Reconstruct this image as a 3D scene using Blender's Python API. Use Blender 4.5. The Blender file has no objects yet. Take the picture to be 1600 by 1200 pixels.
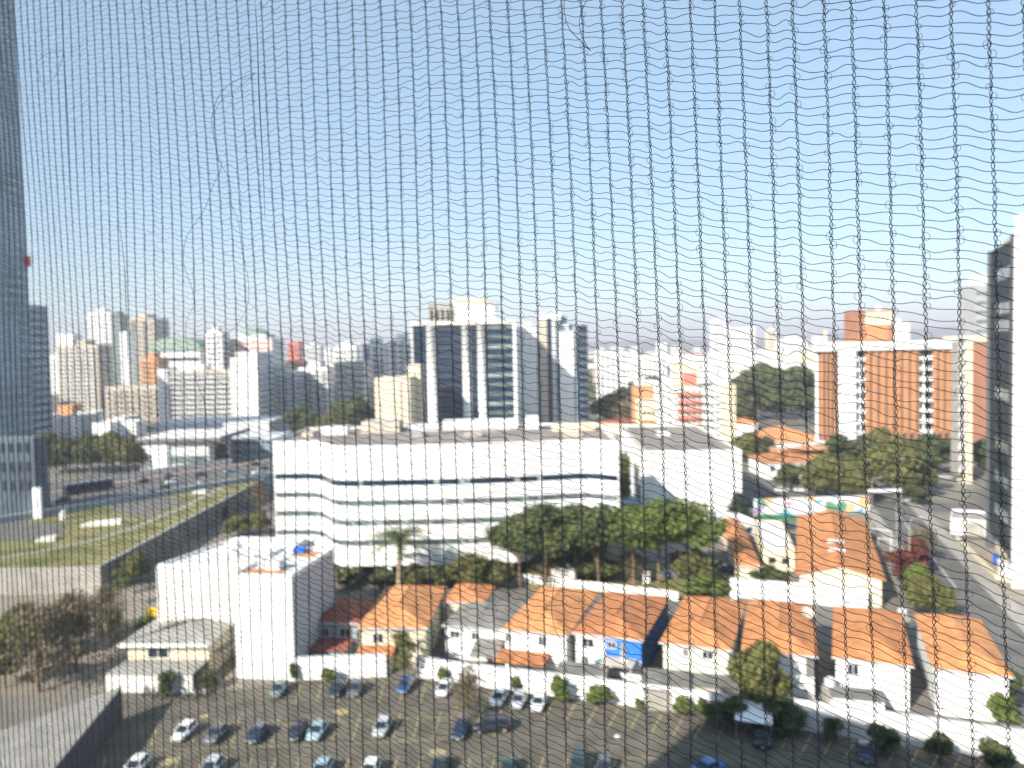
import bpy, math, random
import numpy as np
from mathutils import Vector, Matrix
random.seed(7)
SC = bpy.context.scene
COL = SC.collection
R = math.radians

# ---------------------------------------------------------------- camera, sky, sun, exposure
FPX, CX, CY, CAMZ = 1256.0, 800.0, 600.0, 47.0
PITCH, ROLL = R(2.7), R(1.2)
_r0, _u0 = Vector((1, 0, 0)), Vector((0, math.sin(PITCH), math.cos(PITCH)))
_f = Vector((0, math.cos(PITCH), -math.sin(PITCH)))
_R = _r0 * math.cos(ROLL) - _u0 * math.sin(ROLL)
_U = _r0 * math.sin(ROLL) + _u0 * math.cos(ROLL)
cam_d = bpy.data.cameras.new('camera')
cam = bpy.data.objects.new('camera', cam_d)
COL.objects.link(cam)
m = Matrix((( _R.x, _U.x, -_f.x, 0), (_R.y, _U.y, -_f.y, 0), (_R.z, _U.z, -_f.z, CAMZ), (0, 0, 0, 1)))
cam.matrix_world = m
cam_d.sensor_width = 36
cam_d.lens = FPX / 1600 * 36
cam_d.clip_start, cam_d.clip_end = 0.01, 30000
cam_d.dof.use_dof = True
cam_d.dof.focus_distance = 0.255
cam_d.dof.aperture_fstop = 24.0
SC.camera = cam

SUN_AZ, SUN_EL = R(40), R(32)       # shadows run towards 40 degrees right of the view
world = bpy.data.worlds.new('World'); SC.world = world
world.use_nodes = True
nt = world.node_tree; nt.nodes.clear()
sky = nt.nodes.new('ShaderNodeTexSky'); sky.sky_type = 'NISHITA'; sky.sun_disc = False
sky.sun_elevation = SUN_EL
sky.sun_rotation = math.pi + SUN_AZ
sky.altitude = 760; sky.air_density = 1.0; sky.dust_density = 1.0; sky.ozone_density = 1.2
bg = nt.nodes.new('ShaderNodeBackground'); bg.inputs[1].default_value = 0.10
wo = nt.nodes.new('ShaderNodeOutputWorld')
air = nt.nodes.new('ShaderNodeMixRGB'); air.inputs[0].default_value = .52; air.inputs[2].default_value = (2.4, 3.45, 4.3, 1)   # hazy winter air flattens the sky
nt.links.new(sky.outputs[0], air.inputs[1]); nt.links.new(air.outputs[0], bg.inputs[0]); nt.links.new(bg.outputs[0], wo.inputs[0])
sl = bpy.data.lights.new('sun', 'SUN'); sl.energy = 4.3; sl.angle = R(0.5); sl.color = (1.0, 0.93, 0.82)
sun = bpy.data.objects.new('sun', sl); COL.objects.link(sun)
ld = Vector((math.sin(SUN_AZ) * math.cos(SUN_EL), math.cos(SUN_AZ) * math.cos(SUN_EL), -math.sin(SUN_EL)))
sun.rotation_euler = ld.to_track_quat('-Z', 'Y').to_euler()
sun.location = (-60, -60, 120)
SC.view_settings.view_transform = 'Standard'
SC.view_settings.look = 'None'
SC.view_settings.exposure = 1.1
SC.view_settings.gamma = 1
SC.cycles.max_bounces = 5; SC.cycles.diffuse_bounces = 2; SC.cycles.volume_bounces = 0
SC.cycles.use_denoising = True
SC.cycles.denoising_prefilter = 'ACCURATE'

# ---------------------------------------------------------------- from photo pixels (1600x1200) to points in the place
def ray(px, py):
    return _R * ((px - CX) / FPX) + _U * ((CY - py) / FPX) + _f
def G(px, py, z=0.0):
    v = ray(px, py); t = (z - CAMZ) / v.z
    return Vector((v.x * t, v.y * t, z))
def P(px, py, Y):
    v = ray(px, py); t = Y / v.y
    return Vector((v.x * t, Y, CAMZ + v.z * t))

# ---------------------------------------------------------------- materials
MATS = {}
def mat(name, rgb, rough=0.85, var=0.12, scale=0.35, metal=0.0, spec=0.3, bump=0.0, detail=4.0, stretch=None):
    if name in MATS: return MATS[name]
    mt = bpy.data.materials.new(name); mt.use_nodes = True
    n = mt.node_tree.nodes; l = mt.node_tree.links
    b = n['Principled BSDF']
    b.inputs['Roughness'].default_value = rough; b.inputs['Metallic'].default_value = metal
    b.inputs['Specular IOR Level'].default_value = spec
    b.inputs['Base Color'].default_value = (*rgb, 1)
    if var > 0:
        tc = n.new('ShaderNodeTexCoord'); mp = n.new('ShaderNodeMapping')
        l.new(tc.outputs['Object'], mp.inputs[0])
        if stretch: mp.inputs['Scale'].default_value = stretch
        no = n.new('ShaderNodeTexNoise'); no.inputs['Scale'].default_value = scale; no.inputs['Detail'].default_value = detail
        l.new(mp.outputs[0], no.inputs['Vector'])
        cr = n.new('ShaderNodeValToRGB')
        cr.color_ramp.elements[0].position = 0.32; cr.color_ramp.elements[1].position = 0.68
        cr.color_ramp.elements[0].color = (*[max(0, c * (1 - var)) for c in rgb], 1)
        cr.color_ramp.elements[1].color = (*[min(1, c * (1 + var)) for c in rgb], 1)
        l.new(no.outputs[0], cr.inputs[0]); l.new(cr.outputs[0], b.inputs['Base Color'])
        if bump:
            bp = n.new('ShaderNodeBump'); bp.inputs['Strength'].default_value = bump; bp.inputs['Distance'].default_value = 0.05
            l.new(no.outputs[0], bp.inputs['Height']); l.new(bp.outputs[0], b.inputs['Normal'])
    MATS[name] = mt
    return mt
def two_tone(name, a, c, scale, lo=0.42, hi=0.58, rough=0.9, detail=6, bump=0.0):
    if name in MATS: return MATS[name]
    mt = mat(name, a, rough, 0.01, scale, detail=detail, bump=bump)
    cr = [x for x in mt.node_tree.nodes if x.type == 'VALTORGB'][0].color_ramp
    cr.elements[0].position = lo; cr.elements[1].position = hi
    cr.elements[0].color = (*a, 1); cr.elements[1].color = (*c, 1)
    return mt
def tile_mat(name, rgb, ang=0.0):
    """clay tiles: rows of rounded tiles down the slope, weathered patches"""
    mt = mat(name, rgb, 0.9, 0.28, 0.55, detail=9)
    n = mt.node_tree.nodes; l = mt.node_tree.links; b = n['Principled BSDF']
    tc = n.new('ShaderNodeTexCoord')
    w = n.new('ShaderNodeTexWave'); w.inputs['Scale'].default_value = 1.6; w.inputs['Distortion'].default_value = 0.4
    mp = n.new('ShaderNodeMapping'); mp.inputs['Rotation'].default_value[2] = ang
    l.new(tc.outputs['Object'], mp.inputs[0]); l.new(mp.outputs[0], w.inputs[0])
    bp = n.new('ShaderNodeBump'); bp.inputs['Strength'].default_value = 0.3; bp.inputs['Distance'].default_value = 0.05
    l.new(w.outputs[0], bp.inputs['Height']); l.new(bp.outputs[0], b.inputs['Normal'])
    return mt
M = dict(
    white=mat('white_render', (.77, .77, .76), .8, .09, .45, detail=7, stretch=(1, 1, .22)),
    white2=mat('aged_white_render', (.66, .65, .61), .85, .15, .5, detail=7, stretch=(1, 1, .25)),
    cream=mat('cream_render', (.68, .60, .44), .85, .08, .3),
    beige=mat('beige_render', (.48, .43, .36), .85, .1, .3),
    palegreen=mat('pale_green_render', (.66, .68, .58), .85, .06, .3),
    grey=mat('grey_render', (.36, .37, .38), .85, .1, .3),
    lgrey=mat('light_grey_render', (.55, .56, .57), .85, .1, .3),
    bluewall=mat('blue_painted_render', (.03, .16, .55), .7, .12, .5),
    bluegrey=mat('blue_grey_render', (.25, .31, .36), .85, .1, .4),
    pink=mat('pink_render', (.62, .30, .26), .85, .1, .3),
    red=mat('salmon_red_render', (.62, .21, .16), .85, .1, .3),
    orange=mat('orange_render', (.56, .29, .14), .85, .1, .3),
    brick=mat('orange_ceramic_cladding', (.45, .225, .11), .8, .12, .25),
    brick2=mat('brown_ceramic_cladding', (.33, .155, .095), .8, .12, .25),
    conc=mat('concrete', (.32, .305, .275), .9, .18, .3, bump=.2),
    dconc=mat('dark_concrete', (.17, .165, .15), .9, .25, .25, bump=.2),
    roofc=mat('grey_roof_membrane', (.24, .21, .19), .9, .25, .12),
    roofl=mat('light_roof_membrane', (.66, .65, .62), .85, .12, .15),
    asb=mat('fibre_cement_sheet', (.20, .19, .17), .9, .25, .5),
    tile=tile_mat('clay_tile_orange', (.47, .20, .08)),
    tile2=tile_mat('clay_tile_brown_orange', (.39, .165, .07)),
    tile3=tile_mat('clay_tile_light_orange', (.52, .235, .095)),
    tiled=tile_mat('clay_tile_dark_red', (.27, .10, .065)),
    glass=mat('dark_window_glass', (.02, .03, .042), .15, .3, .2, spec=.45),
    glassb=mat('blue_tinted_glass', (.012, .03, .06), .2, .4, .15, spec=.3),
    glassg=mat('green_tinted_glass', (.11, .145, .145), .15, .5, .25, spec=.6),
    glassl=mat('pale_green_glass', (.26, .31, .30), .2, .3, .3, spec=.6),
    frame=mat('dark_window_frame', (.06, .06, .065), .5, 0),
    wframe=mat('white_window_frame', (.75, .75, .74), .5, 0),
    metal=mat('galvanised_metal', (.45, .46, .47), .45, .1, .5, metal=.6),
    copper=mat('green_roof_sheet', (.25, .33, .27), .6, .15, .3),
    asphalt=mat('worn_asphalt', (.118, .105, .082), .92, .28, .3, bump=.15, detail=8),
    asphalt2=mat('street_asphalt', (.125, .122, .115), .92, .18, .2, bump=.15, detail=8),
    pave=mat('pale_pavement', (.30, .28, .25), .9, .18, .4, detail=7),
    pave2=mat('sandy_paving', (.26, .225, .18), .9, .15, .3, detail=7),
    yard=mat('yard_concrete', (.15, .14, .125), .9, .25, .35, detail=7),
    yellow=mat('worn_yellow_paint', (.34, .28, .14), .8, .35, 1.5),
    wpaint=mat('worn_white_paint', (.62, .61, .58), .8, .2, 1.5),
    ylw=mat('yellow_panel', (.75, .50, .03), .6, .1, 1),
    bluep=mat('blue_panel', (.02, .12, .50), .4, .1, 1),
    black=mat('black_rubber', (.02, .02, .02), .8, 0),
    trunk=mat('tree_bark', (.17, .12, .08), .95, .25, 2.0),
    ptrunk=mat('palm_bark', (.26, .20, .13), .95, .25, 3.0),
    grass=two_tone('dry_grass', (.12, .125, .035), (.23, .20, .085), .16),
    earth=two_tone('city_ground', (.12, .11, .09), (.22, .20, .17), .03),
    far=two_tone('far_hills_woodland', (.035, .055, .03), (.10, .10, .07), .004, .35, .65),
)
def leafmat(name, a, c, sc=.9):
    mt = two_tone(name, a, c, sc, .35, .65, .6, 3)
    n = mt.node_tree.nodes; l = mt.node_tree.links; b = n['Principled BSDF']
    b.inputs['Specular IOR Level'].default_value = .25
    tr = n.new('ShaderNodeBsdfTranslucent'); mx = n.new('ShaderNodeMixShader'); mx.inputs[0].default_value = .3
    out = [x for x in n if x.type == 'OUTPUT_MATERIAL'][0]
    src = b.inputs['Base Color'].links[0].from_socket
    l.new(src, tr.inputs[0]); l.new(b.outputs[0], mx.inputs[1]); l.new(tr.outputs[0], mx.inputs[2]); l.new(mx.outputs[0], out.inputs[0])
    return mt
L = dict(
    dark=leafmat('leaf_dark_green', (.065, .085, .035), (.12, .14, .055)),
    bright=leafmat('leaf_bright_green', (.12, .17, .035), (.20, .26, .05)),
    olive=leafmat('leaf_olive', (.13, .13, .045), (.22, .205, .07)),
    mid=leafmat('leaf_mid_green', (.085, .11, .04), (.16, .185, .065)),
    dry=leafmat('leaf_dry_brown', (.15, .11, .09), (.24, .18, .14)),
    redl=leafmat('leaf_crimson', (.15, .03, .03), (.24, .07, .05)),
    org=leafmat('orange_blossom', (.45, .13, .03), (.55, .22, .05)),
    cypress=leafmat('leaf_conifer', (.03, .05, .03), (.06, .085, .045)),
)

# ---------------------------------------------------------------- mesh and object helpers
class MB:
    def __init__(s): s.v = []; s.f = []; s.mi = []; s.cur = 0
    def quad(s, a, b, c, d): k = len(s.v); s.v += [tuple(a), tuple(b), tuple(c), tuple(d)]; s.f.append((k, k+1, k+2, k+3)); s.mi.append(s.cur); return s
    def tri(s, a, b, c): k = len(s.v); s.v += [tuple(a), tuple(b), tuple(c)]; s.f.append((k, k+1, k+2)); s.mi.append(s.cur); return s
    def box(s, x0, x1, y0, y1, z0, z1):
        k = len(s.v)
        s.v += [(x0,y0,z0),(x1,y0,z0),(x1,y1,z0),(x0,y1,z0),(x0,y0,z1),(x1,y0,z1),(x1,y1,z1),(x0,y1,z1)]
        for f in ((0,3,2,1),(4,5,6,7),(0,1,5,4),(1,2,6,5),(2,3,7,6),(3,0,4,7)):
            s.f.append(tuple(k+i for i in f)); s.mi.append(s.cur)
        return s
    def prism(s, pts, z0, z1):
        """pts counter-clockwise (x,y); z0/z1 numbers or lists"""
        n = len(pts); k = len(s.v)
        Z0 = z0 if isinstance(z0, (list, tuple)) else [z0]*n
        Z1 = z1 if isinstance(z1, (list, tuple)) else [z1]*n
        s.v += [(p[0], p[1], Z0[i]) for i, p in enumerate(pts)] + [(p[0], p[1], Z1[i]) for i, p in enumerate(pts)]
        s.f.append(tuple(k+n-1-i for i in range(n))); s.mi.append(s.cur)
        s.f.append(tuple(k+n+i for i in range(n))); s.mi.append(s.cur)
        for i in range(n):
            j = (i+1) % n; s.f.append((k+i, k+j, k+n+j, k+n+i)); s.mi.append(s.cur)
        return s
    def tube(s, pts, rad, seg=6, cap=True):
        k0 = len(s.v); n = len(pts)
        rad = rad if isinstance(rad, (list, tuple)) else [rad]*n
        for i, p in enumerate(pts):
            p = Vector(p); d = (Vector(pts[min(i+1, n-1)]) - Vector(pts[max(i-1, 0)])).normalized()
            a = d.cross(Vector((0, 0, 1)));  a = a.normalized() if a.length > .05 else Vector((1, 0, 0)); b = d.cross(a).normalized()
            for q in range(seg):
                t = 2*math.pi*q/seg; s.v.append(tuple(p + (a*math.cos(t) + b*math.sin(t))*rad[i]))
        for i in range(n-1):
            for q in range(seg):
                r = (q+1) % seg; s.f.append((k0+i*seg+q, k0+i*seg+r, k0+(i+1)*seg+r, k0+(i+1)*seg+q)); s.mi.append(s.cur)
        if cap:
            s.f.append(tuple(k0+q for q in range(seg))); s.mi.append(s.cur)
            s.f.append(tuple(k0+(n-1)*seg+q for q in reversed(range(seg)))); s.mi.append(s.cur)
        return s
    def wall_line(s, pts, th, z0, z1):
        """a wall of thickness th along (x,y) points; z1 may be a list"""
        n = len(pts); Z1 = z1 if isinstance(z1, (list, tuple)) else [z1]*n
        L_, R_ = [], []
        for i in range(n):
            a = Vector(pts[max(i-1, 0)][:2]); b = Vector(pts[min(i+1, n-1)][:2]); d = (b-a).normalized(); nn = Vector((-d.y, d.x))*th/2
            p = Vector(pts[i][:2]); L_.append(p+nn); R_.append(p-nn)
        for i in range(n-1):
            s.prism([R_[i], R_[i+1], L_[i+1], L_[i]], z0, [Z1[i], Z1[i+1], Z1[i+1], Z1[i]])
        return s
    def build(s, name, mats, parent=None, smooth=False):
        me = bpy.data.meshes.new(name); me.from_pydata(s.v, [], s.f)
        if not isinstance(mats, (list, tuple)): mats = [mats]
        for q in mats: me.materials.append(q)
        if len(mats) > 1: me.polygons.foreach_set('material_index', s.mi)
        if smooth: me.polygons.foreach_set('use_smooth', [True]*len(me.polygons))
        me.validate(); me.update()
        o = bpy.data.objects.new(name, me); COL.objects.link(o)
        if parent: o.parent = parent
        return o
def npmesh(name, V, F, mats, parent=None, mi=None, smooth=False):
    me = bpy.data.meshes.new(name); V = np.asarray(V, dtype=np.float32); F = np.asarray(F, dtype=np.int32); k = F.shape[1]
    me.vertices.add(len(V)); me.vertices.foreach_set('co', V.ravel())
    me.loops.add(F.size); me.loops.foreach_set('vertex_index', F.ravel())
    me.polygons.add(len(F)); me.polygons.foreach_set('loop_start', np.arange(0, F.size, k, dtype=np.int32)); me.polygons.foreach_set('loop_total', np.full(len(F), k, dtype=np.int32))
    if not isinstance(mats, (list, tuple)): mats = [mats]
    for q in mats: me.materials.append(q)
    if mi is not None: me.polygons.foreach_set('material_index', np.asarray(mi, dtype=np.int32))
    if smooth: me.polygons.foreach_set('use_smooth', np.ones(len(F), dtype=bool))
    me.update(calc_edges=True)
    o = bpy.data.objects.new(name, me); COL.objects.link(o)
    if parent: o.parent = parent
    return o
def tag(o, label, cat=None, group=None, kind=None):
    if label: o['label'] = label
    if cat: o['category'] = cat
    if group: o['group'] = group
    if kind: o['kind'] = kind
    return o
def thing(name, label, cat, loc=(0, 0, 0), rz=0.0, group=None):
    o = bpy.data.objects.new(name, None); COL.objects.link(o); o.location = loc; o.rotation_euler = (0, 0, rz); o.empty_display_size = .5
    return tag(o, label, cat, group)
def copy_tree(o, loc, rz, label, cat=None, group=None, scale=None):
    r = o.copy(); COL.objects.link(r); r.location = loc; r.rotation_euler = (0, 0, rz)
    if scale is not None: r.scale = scale if isinstance(scale, (tuple, list)) else (scale,)*3
    tag(r, label, cat, group)
    for ch in list(o.children):
        c = ch.copy(); COL.objects.link(c); c.parent = r
        for g in ch.children:
            d = g.copy(); COL.objects.link(d); d.parent = c
    return r
def struct(name, mb, mt): return tag(mb.build(name, mt), None, kind='structure')
def sheet(name, pts, z, mt, structure=True):
    o = MB(); k = len(pts); o.v = [(p[0], p[1], z) for p in pts]; o.f = [tuple(range(k))]; o.mi = [0]
    ob = o.build(name, mt)
    return tag(ob, None, kind='structure') if structure else ob

# ---------------------------------------------------------------- a rectangular building
class Bld:
    def __init__(s, name, label, p0, p1, depth, h, wallm, z0=0.0, cat='building', group=None, roofm=None, parapet=0.5):
        s.w = (Vector(p1[:2]) - Vector(p0[:2])).length; s.d = depth; s.h = h; s.z0 = z0
        rz = math.atan2(p1[1]-p0[1], p1[0]-p0[0])
        s.root = thing(name, label, cat, (p0[0], p0[1], z0), rz, group)
        MB().box(0, s.w, 0, depth, 0, h).build('wall', wallm, s.root)
        if roofm is not None:
            pr = MB().box(.25, s.w-.25, .25, depth-.25, h, h+.05); pr.build('roof', roofm, s.root)
        if parapet:
            t = .25
            q = MB().box(-.02, s.w+.02, -.02, t, h+.004, h+parapet).box(-.02, s.w+.02, depth-t, depth+.02, h+.004, h+parapet)
            q.box(-.02, t, t, depth-t, h+.004, h+parapet).box(s.w-t, s.w+.02, t, depth-t, h+.004, h+parapet)
            q.build('parapet', wallm, s.root)
    def box(s, name, x0, x1, y0, y1, z0, z1, mt): return MB().box(x0, x1, y0, y1, z0, z1).build(name, mt, s.root)
    def rows(s, face, zs, hh, mt, u0=.5, u1=None, n=0, duty=.55, name='window_row', proud=.05):
        """one window ribbon (n=0) or row of n windows per height in zs"""
        ln = s.w if face in 'fb' else s.d
        u1 = ln-.5 if u1 is None else u1
        if n and len(zs)*n <= 60:
            for z in zs:
                for i in range(n):
                    a, b = u0+(u1-u0)*(i+.5-duty/2)/n, u0+(u1-u0)*(i+.5+duty/2)/n
                    if face == 'f': MB().box(a, b, -proud, .1, z, z+hh).build('window', mt, s.root)
                    elif face == 'l': MB().box(-proud, .1, a, b, z, z+hh).build('window', mt, s.root)
                    else: MB().box(s.w-.1, s.w+proud, a, b, z, z+hh).build('window', mt, s.root)
            return
        for z in zs:
            q = MB()
            spans = [(u0, u1)] if not n else [(u0+(u1-u0)*(i+.5-duty/2)/n, u0+(u1-u0)*(i+.5+duty/2)/n) for i in range(n)]
            for a, b in spans:
                if face == 'f': q.box(a, b, -proud, .1, z, z+hh)
                elif face == 'l': q.box(-proud, .1, a, b, z, z+hh)
                elif face == 'r': q.box(s.w-.1, s.w+proud, a, b, z, z+hh)
            q.build(name, mt, s.root)
    def slabs(s, face, zs, hh, mt, out=1.2, u0=0.0, u1=None, name='balcony'):
        ln = s.w if face == 'f' else s.d
        u1 = ln if u1 is None else u1
        for z in zs:
            q = MB()
            if face == 'f': q.box(u0, u1, -out, -.003, z, z+hh)
            elif face == 'l': q.box(-out, -.003, u0, u1, z, z+hh)
            else: q.box(s.w+.003, s.w+out, u0, u1, z, z+hh)
            q.build(name, mt, s.root)
    def strips(s, face, us, wd, mt, z0=1.0, z1=None, name='window_strip', proud=.06):
        z1 = s.h-1 if z1 is None else z1
        for u in us:
            q = MB()
            if face == 'f': q.box(u, u+wd, -proud, .1, z0, z1)
            elif face == 'l': q.box(-proud, .1, u, u+wd, z0, z1)
            else: q.box(s.w-.1, s.w+proud, u, u+wd, z0, z1)
            q.build(name, mt, s.root)
def fl(h, n, z0=1.0): return [z0 + (h-z0)*i/n for i in range(n)]

# ================================================================ SETTING
sheet('ground', [(-9000, -400), (9000, -400), (9000, 8200), (-9000, 8200)], 0.0, M['earth'])
def gp(*pp, z=0.0): return [G(a, b, z) for a, b in pp]
lot = [(-46, 40), (150, 40), (150, 76)] + gp((1600, 1196), (680, 1062), (600, 1058), (457, 1064), (380, 1078), (180, 1078))
sheet('parking_lot', lot[::1], .008, M['asphalt'])
# street at the right, running away at about 17 degrees right of the view
SA = R(17.2); sd = Vector((math.sin(SA), math.cos(SA))); sn = Vector((math.cos(SA), -math.sin(SA)))
def S(t, o): return Vector((81.0, 128.0)) + sd*t + sn*o     # t metres along the kerb line, o metres to its right
sheet('street', [S(-70, -9.5), S(-70, 0), S(230, 0), S(230, -9.5)], .012, M['asphalt2'])
def strip(name, t0, t1, o0, o1, mt, h):
    q = MB(); q.prism([S(t0, o0), S(t0, o1), S(t1, o1), S(t1, o0)], 0, h); return struct(name, q, mt)
strip('pavement', -70, 62, 0.0, 3.2, M['pave'], .13)
strip('pavement', 62, 230, 0.0, 3.2, M['pave'], .13)
strip('pavement', -70, 230, -12.2, -9.5, M['pave'], .13)
sheet('side_street', [S(92, 3.2), S(92, 60), S(104, 60), S(104, 3.2)], .014, M['asphalt2'])
sheet('forecourt', [S(-60, 3.2), S(-60, 40), S(60, 40), S(60, 3.2)], .010, M['pave2'])
sheet('street_marking', [S(20, -4.85), S(20, -4.65), S(90, -4.65), S(90, -4.85)], .018, M['wpaint'])
# open ground behind the row of houses, lawn strip under the trees
sheet('lawn', gp((830, 925), (1140, 935), (1150, 905), (1100, 880), (820, 885)), .009, M['grass'])
sheet('service_road', gp((540, 905), (820, 912), (1150, 900), (1150, 862), (1010, 868), (560, 880)), .006, M['yard'])
sheet('back_yards', gp((460, 1060), (680, 1055), (1600, 1185), (1600, 1040), (1420, 948), (1140, 915), (560, 905)), .005, M['yard'])
sheet('paved_area', gp((-260, 1100), (190, 1078), (380, 1076), (380, 1000), (300, 910), (150, 925), (-260, 940)), .006, M['pave2'])
# raised grass park with its retaining wall on the left
PX, PY0, PZ = -82.3, 157.0, 5.0
AV0, AV1 = G(-60, 822, 6), G(425, 742, 6)
ad = (Vector(AV1[:2])-Vector(AV0[:2])).normalized(); an = Vector((-ad.y, ad.x))
def A(t, o): return Vector(AV0[:2]) + ad*t + an*o
PY1 = A((PX-AV0.x)/ad.x, 0).y
q = MB(); q.cur = 0
q.prism([A((PY0-AV0.y)/ad.y, 0), (PX, PY0), (PX, PY1)], 0, PZ); struct('raised_park_terrain', q, M['grass'])
q = MB().prism([(-330, PY0-.35), (PX+.35, PY0-.35), (PX+.35, PY0-.003), (-330, PY0-.003)], 0, PZ+.35)
w = q.build('retaining_wall', M['conc']); tag(w, 'sunlit beige retaining wall along the front of the raised lawn', 'retaining wall')
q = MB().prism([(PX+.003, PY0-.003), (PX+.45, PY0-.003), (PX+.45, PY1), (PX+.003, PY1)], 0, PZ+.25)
root = thing('retaining_wall', 'long dark shaded retaining wall running away along the right side of the raised lawn', 'retaining wall', (PX, PY0, 0))
o = q.build('wall_face', M['dconc'], root); o.matrix_parent_inverse = Matrix.Translation((-PX, -PY0, 0))  # face coloured darker than the sunlit front, its shade put into the colour
q = MB().box(-.35, .62, 0, PY1-PY0, PZ+.25, PZ+.5); q.build('coping', M['pave'], root)
q = MB()
for k in range(22): q.box(.45, .56, 3+k*6.1, 3.35+k*6.1, 0, PZ+.2)
q.build('rib', M['dconc'], root)
q = MB().box(.44, .60, 66, 70, 0, 3.4); q.build('culvert_opening', M['black'], root)
zt = PZ+.010
def parkpath(name, pts, wd, mt, dz=0):
    q = MB()
    for i in range(len(pts)-1):
        a, b = Vector(pts[i][:2]), Vector(pts[i+1][:2]); d = (b-a).normalized(); n = Vector((-d.y, d.x))*wd/2
        q.quad((*(a-n), zt+dz+i*.001), (*(b-n), zt+dz+i*.001), (*(b+n), zt+dz+i*.001), (*(a+n), zt+dz+i*.001))
    return struct(name, q, mt)
parkpath('footpath', gp((-10, 873), (60, 862), (150, 843), (205, 826), (240, 812), (285, 793), (340, 765), (400, 738), z=PZ), 1.8, M['pave'])
sheet('park_road', gp((165, 792), (190, 779), (272, 776), (285, 788), (228, 808), (205, 806), z=PZ), zt+.02, M['yard'])
sheet('park_road', gp((-40, 850), (-40, 815), (30, 812), (105, 822), (100, 832), (60, 842), z=PZ), zt+.02, M['yard'])

# avenue behind the raised park, with its concrete parapet
q = MB().prism([A(-120, .4), A(230, .4), A(230, 34), A(-120, 34)], 0, 5.2); struct('avenue', q, M['asphalt2'])
q = MB().prism([A(-120, 34.2), A(230, 34.2), A(230, 38), A(-120, 38)], 0, 5.35); struct('avenue_pavement', q, mat('reddish_paving', (.36, .25, .21), .9, .12, .3))
root = thing('avenue_parapet', 'blue grey concrete parapet along the near side of the avenue on the left', 'parapet', (*A(-120, 0), 0), math.atan2(ad.y, ad.x))
q = MB().box(0, 350, 0, .38, 0, 6.5); q.build('wall_panel', M['bluegrey'], root)
q = MB().box(0, 350, -.12, .5, 6.5, 6.75); q.build('rail', M['lgrey'], root)

root = thing('avenue_rear_wall', 'long beige wall along the far side of the avenue in front of the dark trees', 'wall', (*A(-60, 39), 0), math.atan2(ad.y, ad.x))
MB().box(0, 160, 0, .3, 0, 7.4).build('wall_panel', M['white2'], root)
MB().box(0, 160, -.1, .4, 7.4, 7.6).build('coping', M['pave'], root)
# far hills: real relief 4 to 7 km away
def hills():
    nx, ny = 150, 14; V = []; F = []
    for j in range(ny):
        for i in range(nx):
            x = -6500 + 13500*i/(nx-1); y = 4300 + 3300*j/(ny-1)
            u = j/(ny-1); prof = math.sin(math.pi*min(1, u*1.15))**1
            hgt = 52 + 44*max(0, min(1, (x-300)/2500)) + 17*math.sin(x/410.+.6) + 10*math.sin(x/173.+j*.3) + 7*math.sin(x/71.+j)
            V.append((x, y, -2 + max(0, hgt*prof)))
    for j in range(ny-1):
        for i in range(nx-1):
            a = j*nx+i; F.append((a, a+1, a+nx+1, a+nx))
    o = npmesh('hills', V, F, M['far'], smooth=True); tag(o, None, kind='structure')
hills()
# far-off wooded and built-up ground that reads as one mass
def mass(name, n, y0, y1, px0, px1, hmin, hmax, wmin, wmax, mts, kind, seed, box=True):
    rnd = random.Random(seed); q = MB()
    for _ in range(n):
        Y = y0*(y1/y0)**rnd.random(); X = (rnd.uniform(px0, px1)-800)/FPX*Y
        q.cur = rnd.randrange(len(mts)); h = rnd.uniform(hmin, hmax); w = rnd.uniform(wmin, wmax)
        if box:
            d = rnd.uniform(wmin, wmax); q.box(X, X+w, Y, Y+d, 0, h)
            if rnd.random() < .5: q.box(X+w*.3, X+w*.6, Y+d*.3, Y+d*.6, h, h+2.5)
        else:
            k = 7; a0 = rnd.random()*6
            rings = [(.0, .8), (.35, 1.0), (.7, .8), (1, .3)]; k0 = len(q.v)
            for (zz, rr) in rings:
                for i in range(k):
                    a = a0+6.2832*i/k; r = w*rr*rnd.uniform(.75, 1.2)
                    q.v.append((X+r*math.cos(a), Y+r*math.sin(a), h*zz*rnd.uniform(.9, 1.1)))
            for r_ in range(3):
                for i in range(k):
                    j = (i+1) % k; q.f.append((k0+r_*k+i, k0+r_*k+j, k0+(r_+1)*k+j, k0+(r_+1)*k+i)); q.mi.append(q.cur)
            q.f.append(tuple(k0+3*k+i for i in range(k))); q.mi.append(q.cur)
    o = q.build(name, mts); tag(o, None, kind='stuff'); return o
o = mass('far_off_woods', 2600, 650, 4200, -20, 1700, 7, 15, 5, 14, [L['mid'], L['dark'], L['olive']], 'stuff', 3, box=False)
tag(o, 'dark tree tops scattered through the far city below the horizon', 'woods')
o = mass('far_off_city', 2600, 800, 4000, -20, 1720, 5, 17, 9, 30, [M['white'], M['white2'], M['cream'], M['tile2'], M['beige'], M['lgrey']], 'stuff', 5)
tag(o, 'mass of tiny pale far-off houses and blocks reaching the horizon', 'city')

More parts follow.
